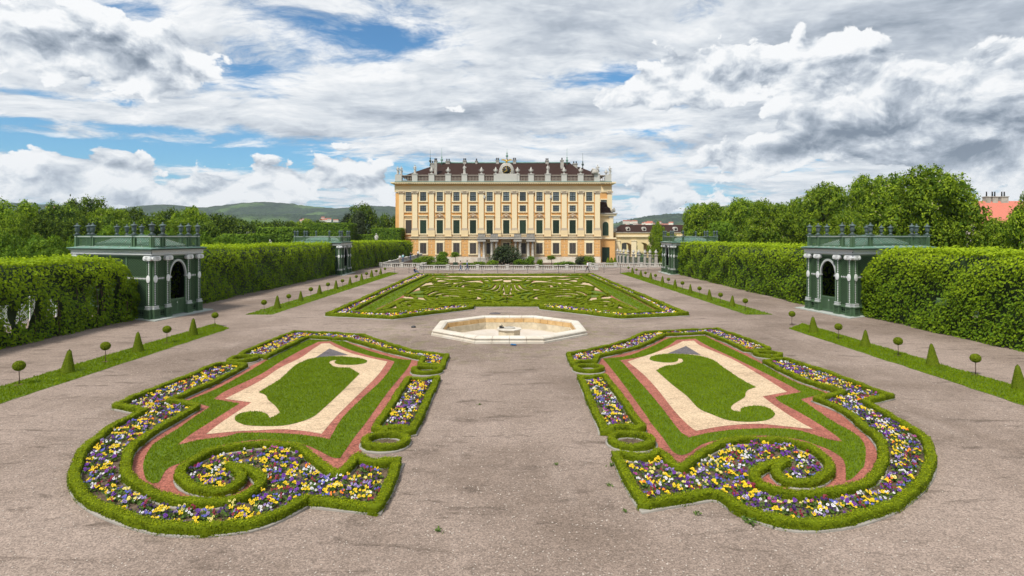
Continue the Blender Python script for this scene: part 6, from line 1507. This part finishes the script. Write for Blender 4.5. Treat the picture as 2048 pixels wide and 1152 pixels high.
LT = [(12, 392, 78, 125), (62, 410, 90, 90), (120, 404, 100, 90), (172, 390, 108, 95), (222, 410, 104, 85), (262, 412, 112, 75), (302, 428, 98, 80), (332, 416, 120, 80), (382, 409, 118, 82), (436, 426, 128, 85), (482, 436, 140, 75), (95, 430, 74, 80), (35, 425, 70, 80), (200, 432, 84, 85), (250, 436, 82, 80), (150, 428, 80, 80), (360, 436, 100, 80), (410, 440, 108, 70), (520, 440, 165, 70), (560, 438, 190, 70), (600, 437, 200, 70), (640, 438, 200, 60)]
names_ = ['tall tree at the left edge', 'round tree', 'full tree', 'highest crown of the left tree line', 'dense tree', 'round topped tree']
for i, (x, y, Z, w_) in enumerate(LT):
    lab = '%s %s in the left tree line' % (('pale tree', 'dark tree', 'bushy tree')[i % 3], ('at the left picture edge' if x < 40 else 'left of the near left pavilion' if x < 150 else 'behind the near left pavilion' if x < 300 else 'right of the near left pavilion urns' if x < 400 else 'midway to the far left pavilion' if x < 500 else 'behind the far left pavilion'))
    tree(x, y, Z, w_, 'forest' if i % 4 else 'chestnut', lab+(' in front' if y > 424 and x < 450 else '')+(', %s from left' % ordw[i-18] if i >= 18 else ''), group=gF, base=.03)
tree(727, 405, 175, 66, 'forest', 'tallest pale tree left of the palace', group=gF, seed=1, base=.03)
tree(712, 425, 165, 40, 'dark', 'dark conifer like tree before the tallest tree left of the palace', group=gF, seed=1, base=.02)
tree(775, 425, 170, 55, 'forest', 'dark tree touching the left end of the palace', group=gF, seed=2, base=.02)
tree(690, 430, 185, 40, 'dark', 'dark slender tree behind the clipped hedge wall', group=gF, seed=1, base=.02)
for i, (x, y, Z, w_) in enumerate([(8, 462, 50, 55), (45, 470, 52, 50), (82, 466, 50, 50), (118, 472, 53, 45), (152, 470, 56, 40), (215, 452, 58, 40), (245, 456, 62, 40), (300, 458, 62, 40), (345, 455, 66, 42), (405, 462, 68, 44), (440, 466, 75, 42), (470, 472, 80, 40), (30, 490, 46, 60), (100, 494, 47, 60)]):
    tree(x, y, Z, w_*1.25, 'lime', 'young hedge tree, %s in the row behind the left leafy walls' % (ordw[i] if i < 10 else ('eleventh', 'twelfth', 'lower one at the edge', 'lower one beside it')[i-10]), group='young hedge trees on the left', base=.0, name='hedge_tree')
def block_hedge(x0, x1, ytop, Z, dep, label, dens=34, leaf=.34):
    X0, X1 = (x0-CX)*Z/F, (x1-CX)*Z/F; h = H+(HY-ytop)*Z/F-gz(Z); w_ = X1-X0
    m = int((w_*h+w_*dep+dep*h*2)*dens); f = rng.random(m); A1, A2, A3 = w_*h, w_*dep, dep*h; tt = f*(A1+A2+2*A3)
    C = np.zeros((m, 3)); N = np.zeros((m, 3)); u, v = rng.random(m), rng.random(m)
    a = tt < A1; C[a] = np.c_[u[a]*w_, np.zeros(a.sum()), v[a]*h]; N[a] = (0, -1, .4)
    b_ = (tt >= A1) & (tt < A1+A2); C[b_] = np.c_[u[b_]*w_, v[b_]*dep, np.full(b_.sum(), h)]; N[b_] = (0, 0, 1)
    c = (tt >= A1+A2) & (tt < A1+A2+A3); C[c] = np.c_[np.zeros(c.sum()), u[c]*dep, v[c]*h]; N[c] = (-1, 0, .4)
    e = tt >= A1+A2+A3; C[e] = np.c_[np.full(e.sum(), w_), u[e]*dep, v[e]*h]; N[e] = (1, 0, .4)
    C += rng.normal(0, .12, C.shape)*np.array([1, 1, .8]); lv, lq = leaf_quads(C, N, leaf*rng.uniform(.7, 1.3, m), .7, .45)
    bx = np.array([(x, y, z) for z in (0, h-.1) for y in (.12, dep-.1) for x in (.12, w_-.12)]); bq = np.array([(0, 1, 5, 4), (2, 6, 7, 3), (0, 4, 6, 2), (1, 3, 7, 5), (4, 5, 7, 6)])
    V, Q = join([(bx, bq), (lv, lq)])
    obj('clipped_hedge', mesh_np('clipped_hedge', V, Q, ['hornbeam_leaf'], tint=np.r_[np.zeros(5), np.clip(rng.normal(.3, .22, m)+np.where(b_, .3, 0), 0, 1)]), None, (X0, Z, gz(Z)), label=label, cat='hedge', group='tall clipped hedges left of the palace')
block_hedge(606, 698, 447, 152, 8, 'tall pale clipped hedge wall behind the far left pavilion')
block_hedge(512, 592, 456, 118, 8, 'clipped hedge block with rounded edge left of the far left pavilion', 26, .42)
block_hedge(744, 800, 457, 150, 7, 'dark clipped hedge block at the left end of the palace')
block_hedge(706, 750, 470, 160, 6, 'lower clipped hedge behind the white statue')
block_hedge(395, 520, 470, 112, 8, 'long lower clipped hedge between the two left pavilions', 22, .42)
for x, y, Z, lab in ((540, 480, 112, 'small white statue above the left leafy wall between the pavilions'), (752.5, 467.5, 148, 'white statue above the far left leafy wall, near the palace')):
    X = (x-CX)*Z/F; top = H+(HY-y)*Z/F; hh = top-2.6-gz(Z)
    t = empty('garden_statue', (X, Z, gz(Z)), lab, 'statue', 'white garden statues on the left'); obj('figure', STM[0], t, (0, 0, hh+.1)); boxobj('pedestal', 'white_stone', t, -.6, .6, -.6, .6, 0, hh)
# planting before the palace
sh = [(1014, 484, 130, 62, 'bush', 0, 'large dark evergreen shrub before the palace portico'), (884, 503, 126, 26, 'bush', 1, 'pale shrub with a dark pot left of the palace portico'), (1060, 509, 122, 22, 'bush', 1, 'bright green round shrub right of the big evergreen'),
      (1079, 517, 122, 13, 'bush', 2, 'small round shrub right of the bright green one'), (1163, 508, 126, 30, 'bush', 0, 'wide dark shrub before the right end of the palace'), (1181, 510, 124, 22, 'bush', 2, 'bushy shrub beside the wide dark one'), (850, 510, 124, 42, 'bush', 2, 'flowering shrub inside the left balustrade corner'),
      (836, 514, 121, 26, 'bush', 1, 'small leafy shrub in the left balustrade corner'), (880, 522, 116, 34, 'bush', 1, 'low pale plants under the round trees left'), (1040, 516, 122, 26, 'bush', 1, 'pale shrub at the right foot of the big evergreen'), (985, 519, 120, 24, 'bush', 2, 'leafy shrub at the left foot of the big evergreen'), (935, 524, 118, 30, 'bush', 1, 'low planting left of the portico'), (1130, 521, 120, 40, 'bush', 1, 'low planting right of the small tree'), (960, 522, 122, 26, 'bush', 2, 'low green planting before the left portico columns')]
for x, yt, Z, w_, k, i, lab in sh: tree(x, yt, Z, w_, k, lab, 'shrub', 'shrubs before the palace', 'shrub', 0.0, i)
def small_tree(x, yt, yb, Z, w_, label, pot=False):
    s = Z/F; X = (x-CX)*s; top = H+(HY-yt)*s; bot = H+(HY-yb)*s; g0 = gz(Z)
    t = empty('small_round_tree', (X, Z, g0), label, 'tree', 'small round trees before the palace'); obj('crown', CR['bush', 2], t, (0, 0, bot-g0), 1.0, (w_*s, w_*s, top-bot))
    b = MB(); b.tube([(0, 0, 0), (.03, 0, (bot-g0)*.6), (0, 0, bot-g0+.3)], [.07, .06, .05], 6); b.build('trunk', 'bark', t)
    if pot: boxobj('tub', 'shutter_green', t, -.45, .45, -.45, .45, 0, .8)
small_tree(911, 503, 515, 128, 19, 'small round tree in a dark green tub left of the portico', True)
small_tree(888, 502, 514, 130, 20, 'small round tree rising above the pale shrub', False)
small_tree(1103, 510, 520, 124, 19, 'small round tree on a thin trunk right of the portico')
for x in (1216, 1223, 1230): 
    t = empty('clipped_cone', ((x-CX)*138/F, 138, gz(138)), 'small dark clipped bush by the door of the corner tower, %s from left' % ordw[[1216, 1223, 1230].index(x)], 'topiary', 'bushes by the tower door'); t.scale = (2.2, 2.2, 1.7); obj('foliage', CM, t)
# loose light stones on the gravel near the viewer
m_ = 9000; ang2 = rng.uniform(-.86, .86, m_); rr2 = 9.5+22*rng.random(m_)**1.6; PP = np.stack([rr2*np.tan(ang2), rr2], 1)
for B in (LB, RB):
    for kk in ('scroll', 'red', 'rect', 'upper'): PP = PP[~inside(PP, resample(path(B[kk], 0, True), .3, True))]
PP = PP[(np.abs(PP[:, 0]) < 17.4)]; m_ = len(PP); sz = rng.uniform(.008, .022, m_); octa = np.array([(1, 0, .3), (0, 1, .3), (-1, 0, .3), (0, -1, .3), (.1, .1, 1), (0, 0, -.1)])
VV = (octa[None]*sz[:, None, None]*rng.uniform(.7, 1.3, (m_, 6, 1))+np.c_[PP, np.zeros(m_)][:, None]).reshape(-1, 3)
TT = (np.array([(0, 1, 4), (1, 2, 4), (2, 3, 4), (3, 0, 4)])[None]+6*np.arange(m_)[:, None, None]).reshape(-1, 3)
mat('pebble', (.42, .36, .31), var=.45, scale=9, coord='World')
obj('pebbles', mesh_np('pebbles', VV, TT, ['pebble']), kind='stuff')
# weeds on the gravel
WD = []
for k in range(2):
    C = np.c_[rng.normal(0, .035, (26, 2)), rng.uniform(.01, .06, 26)]; v, q = leaf_quads(C, np.c_[rng.normal(0, .6, (26, 2)), np.ones(26)], .06, .45, .5); WD.append(mesh_np('weed', v, q, ['pansy_leaf'], tint=rng.random(26)))
for i, (x, y, s, lab) in enumerate([(1500, 1049, 2.0, 'dark weed tuft by the kerb of the right spiral hedge'), (1560, 1055, 1.9, 'second dark weed tuft by the right spiral hedge kerb'), (1224, 932, 1.2, 'small weed in the gravel left of the right spiral bed'), (1218, 972, 1.0, 'tiny weed beside the right spiral bed'), (876, 1063, 1.1, 'bright weed in the gravel right of the left spiral bed'), (1396, 1030, 1.1, 'small weed in the notch of the right bed'), (1250, 1024, .9, 'weed at the near corner of the right bed'), (1112, 930, .8, 'weed in the central path towards the right'), (960, 810, .8, 'weed in the middle of the central path')]):
    obj('weed', WD[i % 2], None, (*G(x, y), .003), i, s, lab, 'weed')

# ------------------------------------------------------------------ people
def person_mesh(J, rad, cols, name='body'):
    """one skinned body: joints J, bones as edges; cols maps a height/side test to materials"""
    names = list(J); idx = {k: i for i, k in enumerate(names)}
    E = [('pelvis', 'spine'), ('spine', 'chest'), ('chest', 'neck'), ('neck', 'chin'), ('chin', 'head')]
    for s in 'lr': E += [('chest', 'sh'+s), ('sh'+s, 'el'+s), ('el'+s, 'wr'+s), ('wr'+s, 'ha'+s), ('pelvis', 'hi'+s), ('hi'+s, 'kn'+s), ('kn'+s, 'an'+s), ('an'+s, 'to'+s)]
    me = bpy.data.meshes.new('sk'); me.from_pydata([J[k] for k in names], [(idx[a], idx[c]) for a, c in E], []); o = bpy.data.objects.new('sk', me); COL.objects.link(o)
    md = o.modifiers.new('skin', 'SKIN'); md.use_smooth_shade = True
    for k in names:
        sv = me.skin_vertices[0].data[idx[k]]; sv.radius = (rad.get(k.rstrip('lr') if k[:-1] in ('sh', 'el', 'wr', 'ha', 'hi', 'kn', 'an', 'to') else k, .06),)*2
        sv.use_root = k == 'pelvis'
    sb = o.modifiers.new('sub', 'SUBSURF'); sb.levels = 1; sb.render_levels = 1
    dg = bpy.context.evaluated_depsgraph_get(); ev = o.evaluated_get(dg); out = bpy.data.meshes.new_from_object(ev); out.name = name
    bpy.data.objects.remove(o)
    out.materials.clear()
    for m in cols['mats']: out.materials.append(MATS[m])
    jl = {k: Vector(v) for k, v in J.items()}
    for p in out.polygons:
        c = p.center; near = min(jl, key=lambda k: (jl[k]-c).length); k2 = near[:2]
        p.material_index = 0 if near in ('head', 'chin', 'neck') or k2 in ('ha', 'wr') else 1 if near in ('chest', 'spine') or k2 in ('sh', 'el') else 2 if (k2 in ('hi', 'kn', 'an') or near == 'pelvis') else 3
    return out
RAD = dict(pelvis=.135, spine=.125, chest=.15, neck=.055, chin=.075, head=.095, sh=.07, el=.045, wr=.035, ha=.04, hi=.095, kn=.065, an=.045, to=.045)
def pose(kind):
    J = dict(pelvis=(0, 0, .95), spine=(0, .01, 1.12), chest=(0, 0, 1.34), neck=(0, 0, 1.50), chin=(0, -.02, 1.58), head=(0, -.01, 1.68))
    for s, k in ((-1, 'l'), (1, 'r')): J.update({'sh'+k: (s*.18, 0, 1.42), 'el'+k: (s*.24, .03, 1.14), 'wr'+k: (s*.24, -.05, .92), 'ha'+k: (s*.24, -.08, .82), 'hi'+k: (s*.09, 0, .88), 'kn'+k: (s*.10, -.02, .48), 'an'+k: (s*.10, .02, .08), 'to'+k: (s*.11, -.14, .04)})
    if kind == 'walk':
        J.update(knl=(-.09, -.16, .50), anl=(-.09, -.26, .10), tol=(-.09, -.40, .07), knr=(.09, .04, .48), anr=(.09, .34, .14), tor=(.09, .24, .04), ell=(-.25, .10, 1.16), wrl=(-.24, .16, .94), hal=(-.24, .17, .85), elr=(.25, -.08, 1.15), wrr=(.23, -.24, .98), har=(.22, -.30, .90))
    if kind == 'photo':
        J.update(elr=(.24, -.18, 1.25), wrr=(.10, -.34, 1.45), har=(.06, -.38, 1.52), ell=(-.24, -.18, 1.25), wrl=(-.10, -.34, 1.45), hal=(-.05, -.38, 1.50))
    if kind == 'sit':
        J = dict(pelvis=(0, 0, .13), spine=(0, .03, .30), chest=(0, .02, .52), neck=(0, 0, .68), chin=(0, -.03, .76), head=(0, -.02, .86), shl=(-.17, .02, .60), ell=(-.22, -.20, .46), wrl=(-.12, -.38, .60), hal=(-.07, -.42, .66), shr=(.17, .02, .60), elr=(.22, -.20, .46), wrr=(.12, -.38, .60), har=(.07, -.42, .66),
                 hil=(-.09, -.06, .12), knl=(-.13, -.40, .38), anl=(-.12, -.62, .08), tol=(-.12, -.76, .05), hir=(.09, -.06, .12), knr=(.14, -.44, .30), anr=(.12, -.72, .07), tor=(.12, -.86, .05))
    return J
b = MB(); b.lathe([(.02, -.10), (.085, -.09), (.115, -.02), (.115, .05), (.08, .11), (.02, .13)], (0, .02, 0), 10); HAIR = b.mesh('hair', 'hair_dark')
def person(x, y, z, rotz, kind, shirt, trousers, label, shoe='cloth_black', s=1.0, ground=True):
    J = pose(kind); me = person_mesh(J, RAD, dict(mats=['skin', shirt, trousers, shoe])); me.materials.append
    t = empty('person', (x, y, z), label, 'person', None, rotz); t.scale = (s,)*3; obj('body', me, t); hd = J['head']; obj('hair', HAIR, t, (hd[0], hd[1]+.01, hd[2]+.02))
    return t, J
def at_px(x, y): X, Y = G(x, y); return X, Y
X, Y = at_px(829, 545.3); t, J = person(X, Y, 0, R(75), 'sit', 'cloth_navy', 'cloth_denim', 'person in dark clothes sitting on the ground by the fence holding up a camera'); boxobj('camera', 'iron', t, -.08, .08, -.50, -.42, .62, .74)
X, Y = at_px(921, 542.5); person(X, Y, 0, R(70), 'walk', 'cloth_beige', 'cloth_denim', 'person in beige top and jeans walking before the balustrade')
X, Y = at_px(934.5, 542); person(X, Y, 0, R(100), 'walk', 'cloth_blue', 'cloth_denim', 'person in blue shirt walking beside the one in beige')
X, Y = at_px(1175, 544); t, J = person(X, Y, 0, R(-70), 'walk', 'cloth_white', 'cloth_black', 'person in white top and black trousers walking at the right of the fence')
person((836-CX)*139/F, 139, .95, R(180), 'stand', 'cloth_white', 'cloth_black', 'person in white standing highest on the ramp by the palace wall')
person((821-CX)*133/F, 133, .72, R(60), 'photo', 'cloth_black', 'cloth_denim', 'person in black taking a picture on the ramp')
person((806-CX)*128/F, 128, .5, R(150), 'stand', 'cloth_teal', 'cloth_denim', 'person in pale teal top on the ramp')
person((800-CX)*125.5/F, 125.5, .38, R(200), 'stand', 'cloth_white', 'cloth_beige', 'person in pale top lowest on the ramp')
for x, Z, sh_, lab in ((1275.5, 190, 'cloth_blue', 'person in blue in the court seen through the second arch'), (1281, 185, 'cloth_white', 'person in white in the court behind the second arch'), (1284, 186, 'cloth_black', 'person in black in the court behind the second arch'), (1295.5, 180, 'cloth_red', 'person in red at the right side of the second arch'), (1246, 195, 'cloth_navy', 'person in navy in the court behind the first arch')):
    person((x-CX)*Z/F, Z, gz(Z), rng.uniform(0, 6), 'stand', sh_, 'cloth_denim', lab)

# ------------------------------------------------------------------ thin summer haze
hz = boxobj('haze', 'limestone', None, -3600, 3600, -40, 3300, -4, 260, kind='stuff')
hm = bpy.data.materials.new('haze'); hm.use_nodes = True; hm.node_tree.nodes.clear()
ho = hm.node_tree.nodes.new('ShaderNodeOutputMaterial'); pv = hm.node_tree.nodes.new('ShaderNodeVolumePrincipled')
pv.inputs['Color'].default_value = (.72, .83, .95, 1); pv.inputs['Density'].default_value = .00008; pv.inputs['Anisotropy'].default_value = .1
hm.node_tree.links.new(pv.outputs[0], ho.inputs['Volume']); hz.data.materials.clear(); hz.data.materials.append(hm)
